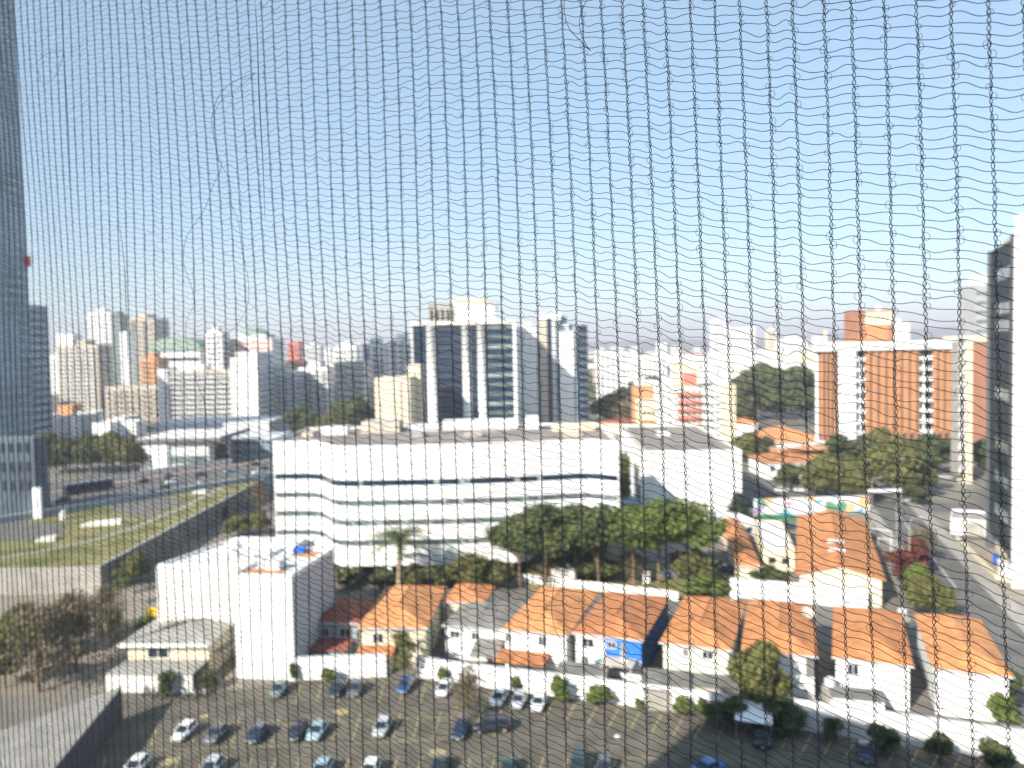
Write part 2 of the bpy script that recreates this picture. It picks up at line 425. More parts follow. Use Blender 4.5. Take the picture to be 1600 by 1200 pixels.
# ================================================================ TREES
def crown_mesh(name, blobs, n, leaf, seed, mts, fr=(1,)):
    """n leaf-clump quads spread through the volume of the blobs (x,y,z,r,squash); returns mesh data"""
    rng = np.random.default_rng(seed); B = np.array(blobs, float)
    p = B[:, 3]**2; idx = rng.choice(len(B), n, p=p/p.sum())
    d = rng.normal(size=(n, 3)); d /= np.linalg.norm(d, axis=1)[:, None]
    rr = rng.uniform(.4, 1.2, n)**.65
    c = B[idx, :3] + d*(B[idx, 3]*rr)[:, None]*np.stack([np.ones(n), np.ones(n), B[idx, 4]], 1)
    nn = d*0.7 + rng.normal(size=(n, 3))*.6 + np.array([0, 0, .35]); nn /= np.linalg.norm(nn, axis=1)[:, None]
    a = np.cross(nn, rng.normal(size=(n, 3))); a /= np.linalg.norm(a, axis=1)[:, None]; b = np.cross(nn, a)
    s = leaf*rng.uniform(.6, 1.4, n)[:, None]
    V = np.concatenate([c-a*s-b*s*.6, c+a*s-b*s*.45, c+a*s*.8+b*s*.6, c-a*s*.7+b*s*.55], 1).reshape(-1, 3)
    F = np.arange(4*n).reshape(-1, 4)
    mi = rng.choice(len(fr), n, p=np.array(fr)/sum(fr))
    return V, F, mi
def blobs_round(rnd, w, h, z0, n):
    out = []
    for _ in range(n):
        a = rnd.random()*6.283; r = w*rnd.random()**.5*.72; zz = rnd.random()
        k = math.sin(math.pi*(.2+.75*zz))
        out.append((r*k*math.cos(a), r*k*math.sin(a), z0+(h-z0)*(.12+.76*zz), w*rnd.uniform(.32, .5), .74))
    return out
def tree_proto(name, label, w, h, z0, lm, seed, n=3800, leaf=.30, nb=11, fr=(1,), limbs=5, tr=.28, sprawl=None):
    rnd = random.Random(seed)
    t = thing(name, label, 'tree', (0, 0, 0))
    bl = sprawl(rnd) if sprawl else blobs_round(rnd, w, h, z0, nb)
    V, F, mi = crown_mesh('crown', bl, n, leaf, seed, lm, fr)
    npmesh('crown', V, F, lm, t, mi)
    q = MB(); zt_ = z0+(h-z0)*.35
    q.tube([(0, 0, -.3), (.05, .02, z0*.5), (.12, -.05, zt_)], [tr, tr*.75, tr*.5], 7)
    for i in range(limbs):
        b = bl[i % len(bl)]; s = z0*.6+rnd.random()*(zt_-z0*.6)
        q.tube([(.08, 0, s), (b[0]*.5, b[1]*.5, (s+b[2])/2+.3), (b[0], b[1], b[2])], [tr*.42, tr*.28, tr*.1], 5)
    q.build('trunk', M['trunk'], t, smooth=True)
    return t
PR = {}
def park(key, t): PR[key] = [t, False]
park('broad', tree_proto('broadleaf_tree', '', 4.6, 9, 2.6, [L['mid'], L['dark']], 11, fr=(3, 2), n=4200))
park('dark', tree_proto('broadleaf_tree', '', 4.2, 10, 2.2, [L['dark'], L['mid']], 12, fr=(3, 1), n=4200))
def high(w, h, z0, n):
    def f(r): return [(x, y, z, q*.9, .62) for x, y, z, q, _ in blobs_round(r, w, h, z0, n)]
    return f
park('beltd', tree_proto('broadleaf_tree', '', 6, 15, 6, [L['mid'], L['dark']], 31, n=4600, fr=(3, 2), limbs=9, sprawl=high(6.2, 15.2, 7.0, 17)))
park('beltb', tree_proto('broadleaf_tree', '', 6, 15, 6, [L['bright'], L['mid']], 32, n=4600, fr=(4, 2), limbs=9, sprawl=high(6.4, 15.4, 7.4, 17)))
park('bright', tree_proto('broadleaf_tree', '', 4.6, 8.5, 2.4, [L['bright'], L['mid']], 13, fr=(5, 2), n=4200))
park('olive', tree_proto('broadleaf_tree', '', 5.0, 8, 2.4, [L['olive'], L['mid']], 14, fr=(3, 1), n=4200))
park('shrub', tree_proto('shrub', '', 1.3, 2.3, .25, [L['bright'], L['mid']], 15, n=900, leaf=.16, nb=7, tr=.06, fr=(2, 2)))
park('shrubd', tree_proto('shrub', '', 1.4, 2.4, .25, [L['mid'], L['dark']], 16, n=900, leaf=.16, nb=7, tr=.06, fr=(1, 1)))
park('conifer', tree_proto('conifer_tree', '', 3, 9, .8, [L['cypress']], 17, n=3000, leaf=.25, tr=.2,
    sprawl=lambda r: [(r.uniform(-.3, .3), r.uniform(-.3, .3), 1.2+i*.95, 2.7*(1-i/9.5)+.2, .6) for i in range(8)]))
park('thin', tree_proto('young_tree', '', 2.2, 6, 1.6, [L['olive'], L['mid']], 18, n=900, leaf=.17, nb=8, tr=.09, fr=(2, 1)))
park('big', tree_proto('broadleaf_tree', '', 9.5, 20, 4, [L['mid'], L['dark']], 19, n=6500, leaf=.62, nb=20, tr=.5, fr=(2, 2)))
park('red', tree_proto('flowering_tree', '', 2.4, 5, 1.2, [L['redl'], L['dark']], 20, n=1500, leaf=.2, nb=8, tr=.12, fr=(4, 1)))
park('dry', tree_proto('sparse_tree', '', 4.2, 7.2, 1.6, [L['dry'], L['olive']], 21, n=2100, leaf=.15, nb=18, limbs=16, tr=.22, fr=(3, 2)))
def tree(key, px, py, label, h=None, w=None, name=None, group=None, z=0.0, Y=None):
    """px,py: photo pixel of the trunk foot; h metres tall"""
    p = G(px, py, z) if Y is None else Vector((P(px, 560, Y).x, Y, z)); t = PR[key][0]
    base = dict(beltd=15, beltb=15, broad=9, dark=10, bright=8.5, olive=8, shrub=2.3, shrubd=2.4, conifer=9, thin=6, big=20, red=5, dry=7.2)[key]
    bw = dict(beltd=6, beltb=6, broad=4.6, dark=4.2, bright=4.6, olive=5.0, shrub=1.3, shrubd=1.4, conifer=3, thin=2.2, big=9.5, red=2.4, dry=4.2)[key]
    s = (h or base)/base; sw = (w/2/bw) if w else s
    rz = random.random()*6.28
    if not PR[key][1]:
        PR[key][1] = True; t.location = p; t.rotation_euler[2] = rz; t.scale = (sw, sw, s); tag(t, label, None, group); r = t
    else: r = copy_tree(t, p, rz, label, group=group, scale=(sw, sw, s))
    if name: r.name = name
    if key in ('shrub', 'shrubd'): r['category'] = 'shrub'
    return r

# ================================================================ HOUSES
def hip_house(name, label, f0, f1, depth, tilem, wallm, ez=6.0, rise=1.7, hip=None, over=.45, flip=False, group='tiled houses in the row behind the parking wall', wins=(), px=True, backhip=True, z0=0):
    a, b = (G(*f0, ez), G(*f1, ez)) if px else (Vector((*f0, ez)), Vector((*f1, ez)))
    w = (b.xy-a.xy).length; rz = math.atan2(b.y-a.y, b.x-a.x)
    t = thing(name, label, 'house', (a.x, a.y, z0), rz, group); hip = w*.5 if hip is None else hip
    MB().box(over, w-over, over, depth-over, 0, ez-z0-.02).build('wall', wallm, t)
    e = ez-z0; r = e+rise; m_ = w/2; th = .16
    q = MB()
    A_, B_, C_, D_ = (0, 0, e), (w, 0, e), (w, depth, e), (0, depth, e)
    r0 = (m_, hip, r); r1 = (m_, depth-(hip if backhip else 0), r)
    q.tri(A_, B_, r0).quad(B_, C_, r1, r0).quad(D_, A_, r0, r1)
    if backhip: q.tri(C_, D_, r1)
    else: q.tri(D_, C_, r1)
    dn = lambda p: (p[0], p[1], p[2]-th)
    for u, v in ((A_, B_), (B_, C_), (C_, D_), (D_, A_)): q.quad(dn(u), dn(v), v, u)
    q.quad(dn(D_), dn(C_), dn(B_), dn(A_))
    rf = q.build('roof', tilem, t)
    k = MB()
    k.tube([A_, r0], .11, 5).tube([B_, r0], .11, 5).tube([r0, r1], .12, 5)
    if backhip: k.tube([C_, r1], .11, 5).tube([D_, r1], .11, 5)
    k.build('ridge_tiles', tilem, rf)
    g = MB().box(-.06, w+.06, -.10, -.004, e-.22, e-.02); g.build('gutter', M['lgrey'], t)
    for (x0, x1, zz0, zz1, kind) in wins:
        x0, x1 = x0*w, x1*w
        if kind == 'door': fm, gm = M['frame'], M['dconc']
        else: fm, gm = M['wframe'], M['glass']
        f = MB().box(x0-.1, x1+.1, over-.07, over-.004, zz0-.1, zz0).box(x0-.1, x1+.1, over-.07, over-.004, zz1, zz1+.1).box(x0-.1, x0, over-.07, over-.004, zz0, zz1).box(x1, x1+.1, over-.07, over-.004, zz0, zz1).box((x0+x1)/2-.04, (x0+x1)/2+.04, over-.06, over-.004, zz0, zz1)
        f = f.build('door' if kind == 'door' else 'window', fm, t)
        MB().box(x0, x1, over-.03, over-.003, zz0, zz1).build('pane', gm, f)
    return t
def add(t, name, mb, mt): return mb.build(name, mt, t)

H = []
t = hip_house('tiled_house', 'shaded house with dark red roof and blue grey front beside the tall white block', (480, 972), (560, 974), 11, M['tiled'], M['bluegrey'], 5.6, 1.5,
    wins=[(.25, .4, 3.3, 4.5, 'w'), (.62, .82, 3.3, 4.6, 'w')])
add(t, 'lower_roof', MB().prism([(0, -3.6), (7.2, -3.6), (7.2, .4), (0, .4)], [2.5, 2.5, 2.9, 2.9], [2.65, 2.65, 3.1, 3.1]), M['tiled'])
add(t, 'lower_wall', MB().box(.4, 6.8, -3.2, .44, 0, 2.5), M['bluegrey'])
t = hip_house('tiled_house', 'cream house with bright orange hipped roof, leftmost sunlit roof of the row', (557, 981), (668, 981), 20, M['tile3'], M['cream'], 6, 1.9,
    wins=[(.22, .36, 3.6, 5.0, 'w'), (.55, .68, 1.0, 5.0, 'door')])
add(t, 'porch', MB().box(.6, 5.4, -2.6, .44, 0, 2.6), M['cream'])
add(t, 'porch_roof', MB().prism([(.3, -2.9), (5.7, -2.9), (5.7, .44), (.3, .44)], [2.6]*4, [2.75, 2.75, 3.25, 3.25]), M['tile'])
t = hip_house('tiled_house', 'small house with low orange roof set back behind the grey roofed house', (692, 940), (758, 942), 9, M['tile'], M['cream'], 5.4, 1.3, hip=3)
t = hip_house('grey_roofed_house', 'white house under a low dirty grey fibre cement roof between two orange roofs', (690, 977), (792, 984), 13, M['asb'], M['white'], 5.2, .9,
    wins=[(.12, .26, 3.3, 4.3, 'w'), (.45, .56, 3.3, 4.3, 'w'), (.5, .62, .8, 2.4, 'door')])
add(t, 'lean_to_roof', MB().prism([(5.4, -3.6), (9.6, -3.6), (9.6, .3), (5.4, .3)], [2.2]*4, [2.3, 2.3, 3.6, 3.6]), M['asb'])
t = hip_house('tiled_house', 'white house with light orange roof left of the blue fronted house', (783, 983), (888, 993), 21, M['tile3'], M['white'], 6, 1.8,
    wins=[(.05, .13, 4.1, 5.2, 'w'), (.55, .66, 4.1, 5.3, 'w'), (.3, .38, 1, 2.6, 'w')])
add(t, 'lower_roof', MB().prism([(-.2, -3.2), (7.2, -3.2), (7.2, .4), (-.2, .4)], [2.4]*4, [2.55, 2.55, 3.0, 3.0]), M['tile2'])
add(t, 'shutter', MB().box(8.0, 8.12, .40, .44, 4, 5.2), M['metal'])
t = hip_house('tiled_house', 'house with half white half bright blue front under a brown orange roof', (893, 988), (1005, 1001), 20, M['tile2'], M['white'], 6, 1.6,
    wins=[(.14, .3, 4.0, 5.2, 'w'), (.13, .22, 1.5, 2.6, 'w'), (.55, .66, 4.2, 5.3, 'w'), (.74, .84, 2.4, 5.2, 'door')])
add(t, 'blue_facade', MB().box(4.85, 8.99, .30, .445, 2.9, 5.9), M['bluewall'])
wb_ = (G(1005, 1001, 6).xy-G(893, 988, 6).xy).length-.45
add(t, 'blue_facade_edge', MB().box(9.0, wb_+.09, .31, .447, 2.9, 5.9), M['bluewall'])
add(t, 'blue_side_wall', MB().box(wb_+.004, wb_+.09, .45, 19.6, 0, 5.9), mat('navy_side_render', (.015, .04, .13), .8, .15, .5))  # side wall coloured a darker blue than the front
f = MB().box(5.15, 5.25, .22, .3, 4.2, 5.3).box(6.35, 6.45, .22, .3, 4.2, 5.3).box(5.15, 6.45, .22, .3, 5.2, 5.3).box(5.15, 6.45, .22, .3, 4.2, 4.3).box(5.75, 5.85, .22, .3, 4.2, 5.3)
f = f.build('window', M['wframe'], t); f['label'] = 'white framed window on blue wall'; MB().box(5.25, 6.35, .25, .29, 4.3, 5.2).build('pane', M['glass'], f)
add(t, 'balcony_door', MB().box(7.0, 7.8, .24, .297, 2.5, 5.2), M['glassl'])
add(t, 'balcony', MB().box(6.8, 8.3, -.7, .297, 2.2, 2.4).box(7.3, 8.3, -.7, -.62, 2.4, 3.3), M['white'])
add(t, 'porch_roof', MB().box(4.9, 9.4, -2.8, .2, 3.0, 3.15).box(5.0, 5.15, -2.8, -2.65, 0, 3.0).box(9.1, 9.25, -2.8, -2.65, 0, 3.0), M['beige'])
add(t, 'water_tank', MB().tube([(4.3, -.6, 1.2), (4.3, -.6, 2.5), (4.3, -.6, 2.9)], [.75, .8, .35], 12), mat('green_plastic', (.07, .22, .19), .5, .1, 1))
t = hip_house('tiled_house', 'pale green house with orange roof right of the blue fronted house', (1030, 1003), (1143, 1016), 21, M['tile'], M['palegreen'], 6, 1.7,
    wins=[(.33, .4, 4.3, 5.3, 'w'), (.6, .74, 4.3, 5.3, 'w'), (.56, .68, 1.2, 2.0, 'w')])
t = hip_house('tiled_house', 'orange roofed house with white satellite dish on the roof', (1157, 1014), (1278, 1026), 21, M['tile'], M['white'], 6, 1.7,
    wins=[(.28, .38, 3.9, 5.2, 'w'), (.86, .95, 3.2, 5.3, 'door')])
d = MB()
for i in range(16):
    a0, a1 = 6.2832*i/16, 6.2832*(i+1)/16
    for r0, r1, z0, z1 in ((0, .7, 0, .1), (.7, 1.25, .1, .34)):
        d.quad((r0*math.cos(a0), r0*math.sin(a0), z0), (r1*math.cos(a0), r1*math.sin(a0), z1), (r1*math.cos(a1), r1*math.sin(a1), z1), (r0*math.cos(a1), r0*math.sin(a1), z0))
dr = thing('satellite_dish', 'round white satellite dish standing on an orange tiled roof', 'satellite dish', G(1262, 967, 7.0) + Vector((0, 0, .1)))
dd = d.build('reflector', M['beige'], dr); dd.scale = (.8,)*3; dd.rotation_euler = (R(38), 0, R(10)); dd.location = (0, 0, .7)
MB().tube([(0, .1, -.6), (0, .1, .7)], .05, 6).build('mast', M['metal'], dr)
dr['label'] = 'round white satellite dish standing on an orange tiled roof'
t = hip_house('tiled_house', 'white house with broad orange roof, second from the right of the row', (1300, 1026), (1428, 1041), 21, M['tile'], M['white'], 6, 1.7,
    wins=[(.2, .33, 3.8, 5.2, 'w'), (.55, .64, 1, 2.2, 'w')])
t = hip_house('tiled_house', 'white house with fan shaped orange roof, rightmost of the row beside the street', (1457, 1044), (1584, 1058), 21, M['tile3'], M['white'], 6, 1.7)
# gable house on the higher lane, long roof
a, b = G(1245, 897, 5), G(1383, 907, 5); w = (b-a).length; rz = math.atan2(b.y-a.y, b.x-a.x); Lg = 50
t = thing('gabled_building', 'long orange tiled gable roofed hall with cream end wall beside the street', 'building', (a.x, a.y, 0), rz)
q = MB(); q.v = [(.5, .5, 0), (w-.5, .5, 0), (w-.5, .5, 4.95), (w/2, .5, 6.95), (.5, .5, 4.95)] + [(.5, Lg-.5, 0), (w-.5, Lg-.5, 0), (w-.5, Lg-.5, 4.95), (w/2, Lg-.5, 6.95), (.5, Lg-.5, 4.95)]
q.f = [(0, 1, 2, 3, 4), (9, 8, 7, 6, 5), (0, 5, 6, 1), (1, 6, 7, 2), (4, 9, 5, 0)]; q.mi = [0]*5; q.build('wall', M['cream'], t)
q = MB()
for (x0, z0, x1, z1) in ((-.2, 4.98, w/2, 7.15), (w/2, 7.15, w+.2, 4.98)):
    q.quad((x0, 0, z0), (x1, 0, z1), (x1, Lg, z1), (x0, Lg, z0)).quad((x0, Lg, z0-.18), (x1, Lg, z1-.18), (x1, 0, z1-.18), (x0, 0, z0-.18)).quad((x0, 0, z0-.18), (x1, 0, z1-.18), (x1, 0, z1), (x0, 0, z0))
rf = q.build('roof', M['tile'], t)
for (yy, zz) in ((18, 6.75), (11, 6.75)): MB().box(w/2-1.6, w/2+1.4, yy, yy+.9, zz, zz+.55).build('roof_vent', M['lgrey'], rf)
MB().tube([(w/2, 0, 7.15), (w/2, Lg, 7.15)], .13, 5).build('ridge_tiles', M['tile2'], rf)
t = hip_house('side_wing_building', 'narrow orange roofed wing standing left of the long gabled hall', (1152, 884), (1191, 885), 40, M['tile'], M['cream'], 4.5, .9, group=None, hip=2)
t['category'] = 'building'

# ================================================================ TALL WHITE BLOCK AND ITS NEIGHBOUR
a, b = G(372, 1078), Vector((-30.6, 112.6))
a = P(368, 990, 113.9).xy; b = P(457, 960, 112.4).xy
bl = Bld('white_warehouse', 'tall plain white block with shaded right side beside the parking lot', a, b, 15.5, 14.7, M['white'], roofm=M['roofl'], parapet=.6)
bl.box('side_wall', bl.w+.004, bl.w+.03, .02, 15.4, 0, 14.6, mat('grey_side_render', (.42, .44, .46), .9, .1, .4, stretch=(1, 1, .25)))  # right side coloured grey, darker than the white walls
bl.box('roof_patch', .6, 6.2, 1.2, 4.2, 14.76, 14.85, M['tile3']); bl.box('roof_patch', 3.2, 7.0, 11.6, 14.6, 14.76, 14.85, M['tile3'])
W4 = [(-16.0, 5.65), (-.05, 8.4), (-.05, 15.4), (1.5, 25), (-12.5, 24)]
MB().prism(W4, 0, 14.1).build('roof_wing', M['white2'], bl.root)
MB().wall_line([(-12.5, 24), (-15.8, 5.8), (-.2, 8.5)], .25, 14.104, 14.6).build('roof_wing_parapet', M['white'], bl.root)
MB().prism([(-15.5, 6.15), (-.3, 8.8), (-.3, 15.3), (1.2, 24.6), (-12.2, 23.7)], 14.104, 14.16).build('wing_roof', M['roofl'], bl.root)
bl.box('wing_roof_step', -12.0, 1.0, 19.0, 23.0, 14.165, 14.9, M['white'])
bl.box('roof_plant', -11.5, -8.5, 15, 16.2, 14.17, 14.75, M['lgrey'])
bl.box('water_tank', 3.2, 5.4, 3.4, 5.6, 14.86, 16.2, M['lgrey'])
bl.box('blue_water_tank', 3.0, 4.8, 13.0, 14.4, 14.86, 15.8, M['bluep'])
for k, (x, y) in enumerate(((1.0, 8.0), (2.4, 9.0), (-4, 12), (-7.5, 13), (-10, 18), (.8, 5.8))): bl.box('air_conditioner', x, x+.9, y, y+.7, 14.9 if x > 0 else 14.17, 15.6 if x > 0 else 14.9, M['lgrey'])
MB().tube([(6.8, -.06, 0), (6.8, -.06, 14)], .07, 6).build('downpipe', M['lgrey'], bl.root)
MB().tube([(1.4, 1.2, 14.7), (1.4, 1.2, 18)], .04, 5).build('antenna', M['metal'], bl.root)
bl.box('side_plinth', 7.62, 8.2, .6, 4.0, 0, 4.0, M['bluegrey'])
t = hip_house('low_pavilion', 'cream pavilion with grey hipped roof and white eaves left of the tall white block', (186, 1006), (330, 1006), 12, M['conc'], M['cream'], 5.2, 1.3, group=None, over=.8,
    wins=[(.28, .5, 2.9, 4.3, 'w')])
t['category'] = 'building'
add(t, 'eave_board', MB().box(-.1, 13.2, -.25, -.11, 4.75, 5.25), M['white'])
q = MB().prism([(13.35, 1.5), (15.2, 1.5), (16.9, 11), (15.0, 11)], [3.4]*4, [3.6]*4); add(t, 'side_canopy', q, M['dconc'])
q = MB().box(.5, 12.8, -4.5, .7, 2.4, 2.6); add(t, 'front_canopy', q, M['conc'])
q = MB().box(.5, 12.8, -4.5, -4.3, 0, 2.4); add(t, 'front_wall', q, M['white2'])
# raised concrete deck in the lower left corner
q = MB().box(-28, -47.6+47.6, -35, 0, 0, 4.0)
pc = [G(190, 1072, 4.3), G(-10, 1146, 4.3), G(-260, 1260, 4.3), G(-160, 1420, 4.3), G(10, 1290, 4.3)]
o_ = Vector((-50.3, 103.5, 0)); pl = [(p-o_).xy for p in pc]
t = thing('flat_roofed_garage', 'flat pale concrete roofed garage in the bottom left corner of the parking lot', 'garage', (-50.3, 103.5, 0))
q = MB().prism([v*.995 for v in pl], 0, 4.0)
add(t, 'wall', q, mat('shade_darkened_wall', (.07, .07, .075), .9, .2, .3)); add(t, 'roof', MB().prism(pl, 4.004, 4.3), M['pave'])  # wall colour darkened to carry the shade on its right side

# ================================================================ PARKING WALLS, YARD WALLS
def wall(name, label, pts, z1, mt, th=.22, cap=True, base=0.0, cat='wall'):
    p0 = Vector(pts[0][:2]); q = MB().wall_line([Vector(p[:2])-p0 for p in pts], th, base, z1)
    t = thing(name, label, cat, (p0.x, p0.y, 0)); q.build('wall_panel', mt, t)
    if cap:
        z1l = z1 if isinstance(z1, list) else [z1]*len(pts)
        q = MB().wall_line([Vector(p[:2])-p0 for p in pts], th+.12, base, [z+.09 for z in z1l])
        q.v = [(v[0], v[1], v[2] if v[2] > base+.01 else min(z1l)+.003) for v in q.v] if len(set(z1l)) == 1 else q.v
        if len(set(z1l)) == 1: q.build('coping', M['lgrey'], t)
    return t
wall('boundary_wall', 'white boundary wall behind the parked cars, left stretch by the tall white block', gp((457, 1063), (604, 1057)), 3.3, M['white'])
wall('boundary_wall', 'white boundary wall behind the parking bays, long middle stretch below the row of houses', gp((650, 1056), (700, 1066), (1000, 1104), (1145, 1124)), 3.0, M['white'])
wall('boundary_wall', 'white boundary wall at the lower right with its lower half in shadow', gp((1232, 1137), (1420, 1165), (1640, 1199)), 3.6, M['white'])
wall('garden_wall', 'long white wall running behind the row of houses above the lawn', gp((806, 908), (1045, 936), (1060, 939)), 1.6, M['white'], cap=False)
wall('garden_wall', 'tall white wall between the row of houses and the cream gabled hall', gp((1141, 932), (1240, 940), (1356, 953)), 3.4, M['white'])
wall('yard_wall', 'low concrete wall across the yards right behind the lower right boundary wall', gp((1215, 1112), (1420, 1136), (1600, 1160)), 1.5, M['conc'], cap=False)
def shed(name, label, c, w, d, z0, z1, roofm, wallm, rz=R(-18), ribs=0):
    t = thing(name, label, 'shed', (c[0], c[1], 0), rz)
    MB().box(.15, w-.15, .15, d-.15, 0, z0-.01).build('wall', wallm, t)
    q = MB()
    if ribs:
        n = ribs; 
        for i in range(n):
            for (u0, u1, h0, h1) in ((0, .5, 0, .16), (.5, 1, .16, 0)):
                xa, xb = w*(i+u0)/n, w*(i+u1)/n
                q.quad((xa, 0, z0+h0), (xb, 0, z0+h1), (xb, d, z1+h1), (xa, d, z1+h0)); q.quad((xa, d, z1+h0-.03), (xb, d, z1+h1-.03), (xb, 0, z0+h1-.03), (xa, 0, z0+h0-.03))
    else: q.prism([(0, 0), (w, 0), (w, d), (0, d)], [z0, z0, z1, z1], [z0+.12, z0+.12, z1+.12, z1+.12])
    q.build('roof', roofm, t); return t
p = G(1003, 1078, 2.6); shed('corrugated_shed', 'shed with dark corrugated roof behind the white parking wall', p, 6.2, 5.2, 2.5, 3.3, M['asb'], M['conc'], R(-12), ribs=15)
p = G(868, 1050, 2.4); shed('patio_roof', 'flat grey patio roof in front of the blue fronted house', p, 7, 3.4, 2.3, 2.5, M['dconc'], M['beige'], R(-13))
p = G(1070, 1072, 2.5); shed('patio_roof', 'dark flat patio roof in front of the pale green house', p, 7, 4.2, 2.5, 2.6, M['dconc'], M['beige'], R(-14))
p = G(1298, 1090, 2.5); shed('patio_roof', 'dark patio roof in front of the second house from the right', p, 6.3, 3.4, 2.5, 2.6, M['dconc'], M['white'], R(-17))
p = G(1148, 1124, 2.6); t = thing('white_canopy', 'white fabric car canopy under the trees at the end of the parking wall', 'canopy', (p.x, p.y, 0), R(-12))
MB().prism([(0, 0), (4.2, -.4), (4.6, 4.2), (.6, 4.4)], [2.5, 2.4, 2.9, 3.0], [2.56, 2.46, 2.96, 3.06]).build('cover', M['white'], t)
for x, y in ((.2, .2), (4.1, 0), (4.4, 4.0), (.7, 4.1)): MB().tube([(x, y, 0), (x, y, 2.5)], .05, 6).build('post', M['metal'], t)
# garden wall pieces, small hut
t = thing('white_hut', 'small white flat roofed hut on the lawn strip behind the long garden wall', 'hut', G(862, 916)); MB().box(0, 4.8, 0, 3, 0, 3.2).build('wall', M['white'], t); MB().box(-.2, 5, -.2, 3.2, 3.2, 3.35).build('roof', M['white2'], t)
t = thing('white_gatehouse', 'tiny white box hut between tree trunks on the lawn strip', 'hut', G(1005, 912)); MB().box(0, 1.3, 0, 1.3, 0, 2).build('wall', M['white'], t); MB().box(-.1, 1.4, -.1, 1.4, 2, 2.1).build('roof', M['white2'], t)
# water tanks on slabs between houses
for px, py, z, lab in ((1149, 941, 5.0, 'small blue grey water tank in the gap right of the pale green house'), (1410, 962, 4.2, 'pale water tank in the gap left of the rightmost house'), (1297, 1072, 2.6, 'round white water tank before the second house from the right')):
    g_ = G(px, py, z); t = thing('water_tank', lab, 'water tank', (g_.x, g_.y, 0))
    MB().box(-.8, .8, -.8, .8, 0, z).build('stand', M['conc'], t); MB().tube([(0, 0, z), (0, 0, z+.9), (0, 0, z+1.2)], [.7, .72, .3], 12).build('tank', M['lgrey'], t)

